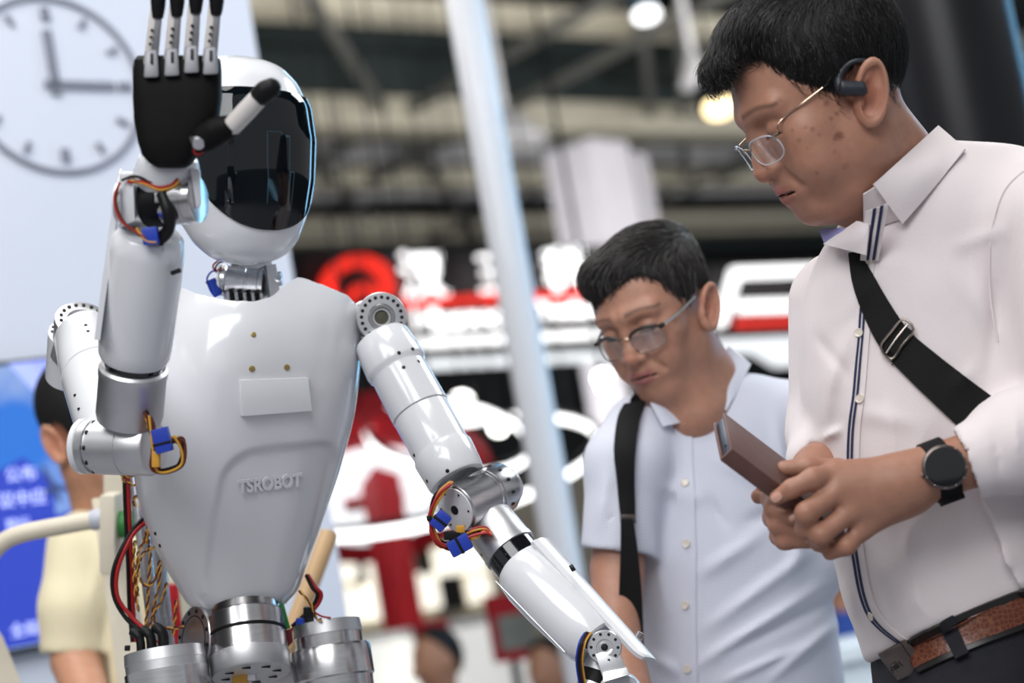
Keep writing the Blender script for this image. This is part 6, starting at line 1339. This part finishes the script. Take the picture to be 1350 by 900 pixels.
f2a, f2b = foot2 + A(-.09, -.03, 0), foot2 + A(.10, .03, 0)
trousers([(960, 836, 1116, 2.70, .12), (1100, 850, 1110, 2.70, .12), (1160, 850, 1110, 2.70, .12)], [(C(915, 1100, 2.68), K(f2a + A(0, 0, .10)), .085, .055), (C(1045, 1100, 2.70), K(f2b + A(0, 0, .10)), .085, .055)], 'trousers', man2)
shoe(f2a, -.5, man2); shoe(f2b, -.5, man2)
bp = thing('backpack', W(C(830, 860, 2.78)), 'black backpack on the back of the pale checked shirt, one padded strap in front', 'backpack')
mo('shoulder_strap', drape(T_s2, [(826, 540), (816, 560), (812, 595), (815, 640), (818, 690)], [(851, 533), (843, 556), (837, 592), (835, 640), (835, 690)], .006, .009, 6, 8, 2.62), m_strap, bp)
LE, RE = spline([(818, 684, 0), (818, 720, 0), (816, 780, 0), (812, 860, 0)], 6), spline([(835, 684, 0), (840, 720, 0), (846, 780, 0), (849, 860, 0)], 6)
d0_ = -hit(T_s2, 826, 688, .008, 2.55)[2]
mo('strap_end', sheet([[C(*(a[:2] + (b_[:2] - a[:2]) * s), min(d0_, 2.548) - .004 - .0006 * k) for s in np.linspace(0, 1, 6)] for k, (a, b_) in enumerate(zip(LE, RE))], .004), m_strap, bp)
mo('strap_top', tube([C(840, 530, 2.625), C(846, 522, 2.66), C(850, 520, 2.72), C(850, 540, 2.80)], .010, 12), m_strap, bp)
mo('strap_adjuster', rbox(hit(T_s2, 826, 684, .012, 2.63), np.eye(3), (.009, .005, .003), .3), m_met, bp)
mo('pack_body', rbox(C(900, 720, 2.90), np.stack([nrm(A(1, .1, 0)), nrm(A(-.1, 1, 0)), A(0, 0, 1)]), (.10, .19, .055), .5), m_strap, bp)
mo('pack_side', rbox(C(831, 770, 2.80), np.eye(3), (.015, .08, .05), .5), m_strap, bp)
Hq2 = lambda x, y, z: to_c(A(x, y, z) * S2, O2, M2)
g2 = thing('eyeglasses', W(Hq2(0, .10, -.02)), 'browline eyeglasses with dark upper rims and silver temples', 'glasses')
GZ2, GY2 = -.010, .1045
for s in (1, -1):
    vf, rim = lens_part(g2, Hq2, s * .0325, GY2, GZ2 - .004, .0235, .0185, 5.0); mo('lens', vf, m_lens, g2)
    mo('lower_rim', tube(rim, .0010, 6, 1, closed=True), m_gold, g2)
    a_ = np.linspace(.08 * np.pi, .92 * np.pi, 14); pts_ = [Hq2(s * .0325 + .0245 * math.cos(t) * 1.0, GY2 + .0006 - 5.0 * (s * .0325 + .0245 * math.cos(t)) ** 2, GZ2 - .004 + .0185 * max(math.sin(t), 0) ** .6) for t in a_]
    mo('brow_rim', tube(pts_, [.0015, .0026, .0026, .0026, .0018], 8, 2), m_dkfr, g2)
    e0 = Hq2(s * .058, GY2 - .016, GZ2 + .008); mo('end_piece', rbox(e0, M2, (.003, .004, .003), .3), m_dkfr, g2)
    mo('temple', tube([e0, Hq2(s * .070, .055, GZ2 + .012), Hq2(s * .0785, .012, GZ2 + .020)], .0020, 8), m_silv, g2)
mo('bridge', tube([Hq2(.010, GY2, GZ2 + .004), Hq2(.004, GY2 + .003, GZ2 + .007), Hq2(-.004, GY2 + .003, GZ2 + .007), Hq2(-.010, GY2, GZ2 + .004)], .0013, 8), m_gold, g2)

# ------------------------------------------------------------ person in the cream T-shirt behind the robot
m_cream = cloth_mat('cream_cotton', srgb(244, 232, 196))
foot3 = W(C(150, 900, 3.3)) * A(1, 1, 0)
man3 = thing('person', foot3, 'person in a cream T-shirt with short dark hair, standing behind the robot', 'person')
Y3 = nrm(A(.80, -.10, .58)); Z3 = nrm(A(-.05, 1, .1)); X3 = np.cross(Y3, Z3); Z3 = np.cross(X3, Y3); X3 = X3 if X3[2] > 0 else X3; M3 = np.stack([X3, Y3, Z3]); O3 = C(126, 566, 3.3)
l3 = lambda c: (A(*c) - O3) @ M3.T
V, Q, fn3 = make_head({'fat': .0}, .004, [(A(0, -.014, -.035), l3(C(142, 670, 3.32)), .052, .058, .03)])
SK3 = A(*srgb(206, 152, 122)); c3 = face_cols(V, SK3, srgb(170, 100, 95), srgb(50, 40, 36))
fn, lo, hi = hand_sdf([(CC((98, 835, 3.225), (100, 870, 3.215), (118, 930, 3.16), (150, 980, 3.1)), [.036, .040, .036, .03], .01)]); Va, Qa = sdf_mesh(fn, lo, hi, .006)
body3 = mo('body', joinq((to_c(V, O3, M3), Q), (Va, Qa)), m_skin, man3); paint(body3, np.concatenate([c3, np.tile(SK3, (len(Va), 1))]))
Vc3, Qc3, fnh3 = hair_cap(((0, -.010, .044), (.086, .104, .093)), HL2, .004, tufts=(((0, .045, .100), (.062, .052, .034), .02), ((0, .088, .08), (.05, .022, .028), .014)))
hair3 = mo('hair', (to_c(Vc3, O3, M3), Qc3), m_hairb, man3)
b3 = rows_sdf([(668, 105, 185, 3.32, .05), (684, 82, 215, 3.32, .075), (710, 76, 240, 3.32, .10), (760, 80, 250, 3.32, .11), (860, 86, 252, 3.32, .115), (960, 86, 255, 3.32, .12), (1060, 86, 255, 3.32, .12)])
def fs3(P):
    d = b3(P); d = smin(d, s_path(P, CC((108, 722, 3.27), (99, 800, 3.24), (97, 862, 3.23)), [.058, .056, .054], .02), .02)
    d = smax(d, -s_cap(P, C(97, 850, 3.23), C(96, 900, 3.228), .043, .045), .003); x, y = pxy(P)
    d = smax(d, np.where(x < 142, (y - 862) * mpp(3.2), -1).astype(np.float32), .002)
    return d - fold2(P, [(120, 800, 140, 700, 7, .006), (100, 740, 130, 830, 7, .004), (150, 760, 135, 860, 6, -.006)])
V3, Q3 = sdf_mesh(fs3, C(50, 1060, 3.3) + A(0, 0, -.2), C(262, 655, 3.3) + A(0, 0, .22), .006); V3 = relax(V3, Q3, 2); mo('t_shirt', (V3, Q3), m_cream, man3)
f3a, f3b = foot3 + A(-.07, 0, 0), foot3 + A(.09, 0, 0)
trousers([(1040, 90, 250, 3.32, .11), (1140, 95, 245, 3.32, .11)], [(C(130, 1120, 3.3), K(f3a + A(0, 0, .1)), .08, .05), (C(215, 1120, 3.3), K(f3b + A(0, 0, .1)), .08, .05)], 'trousers', man3)
shoe(f3a, .8, man3); shoe(f3b, .8, man3)
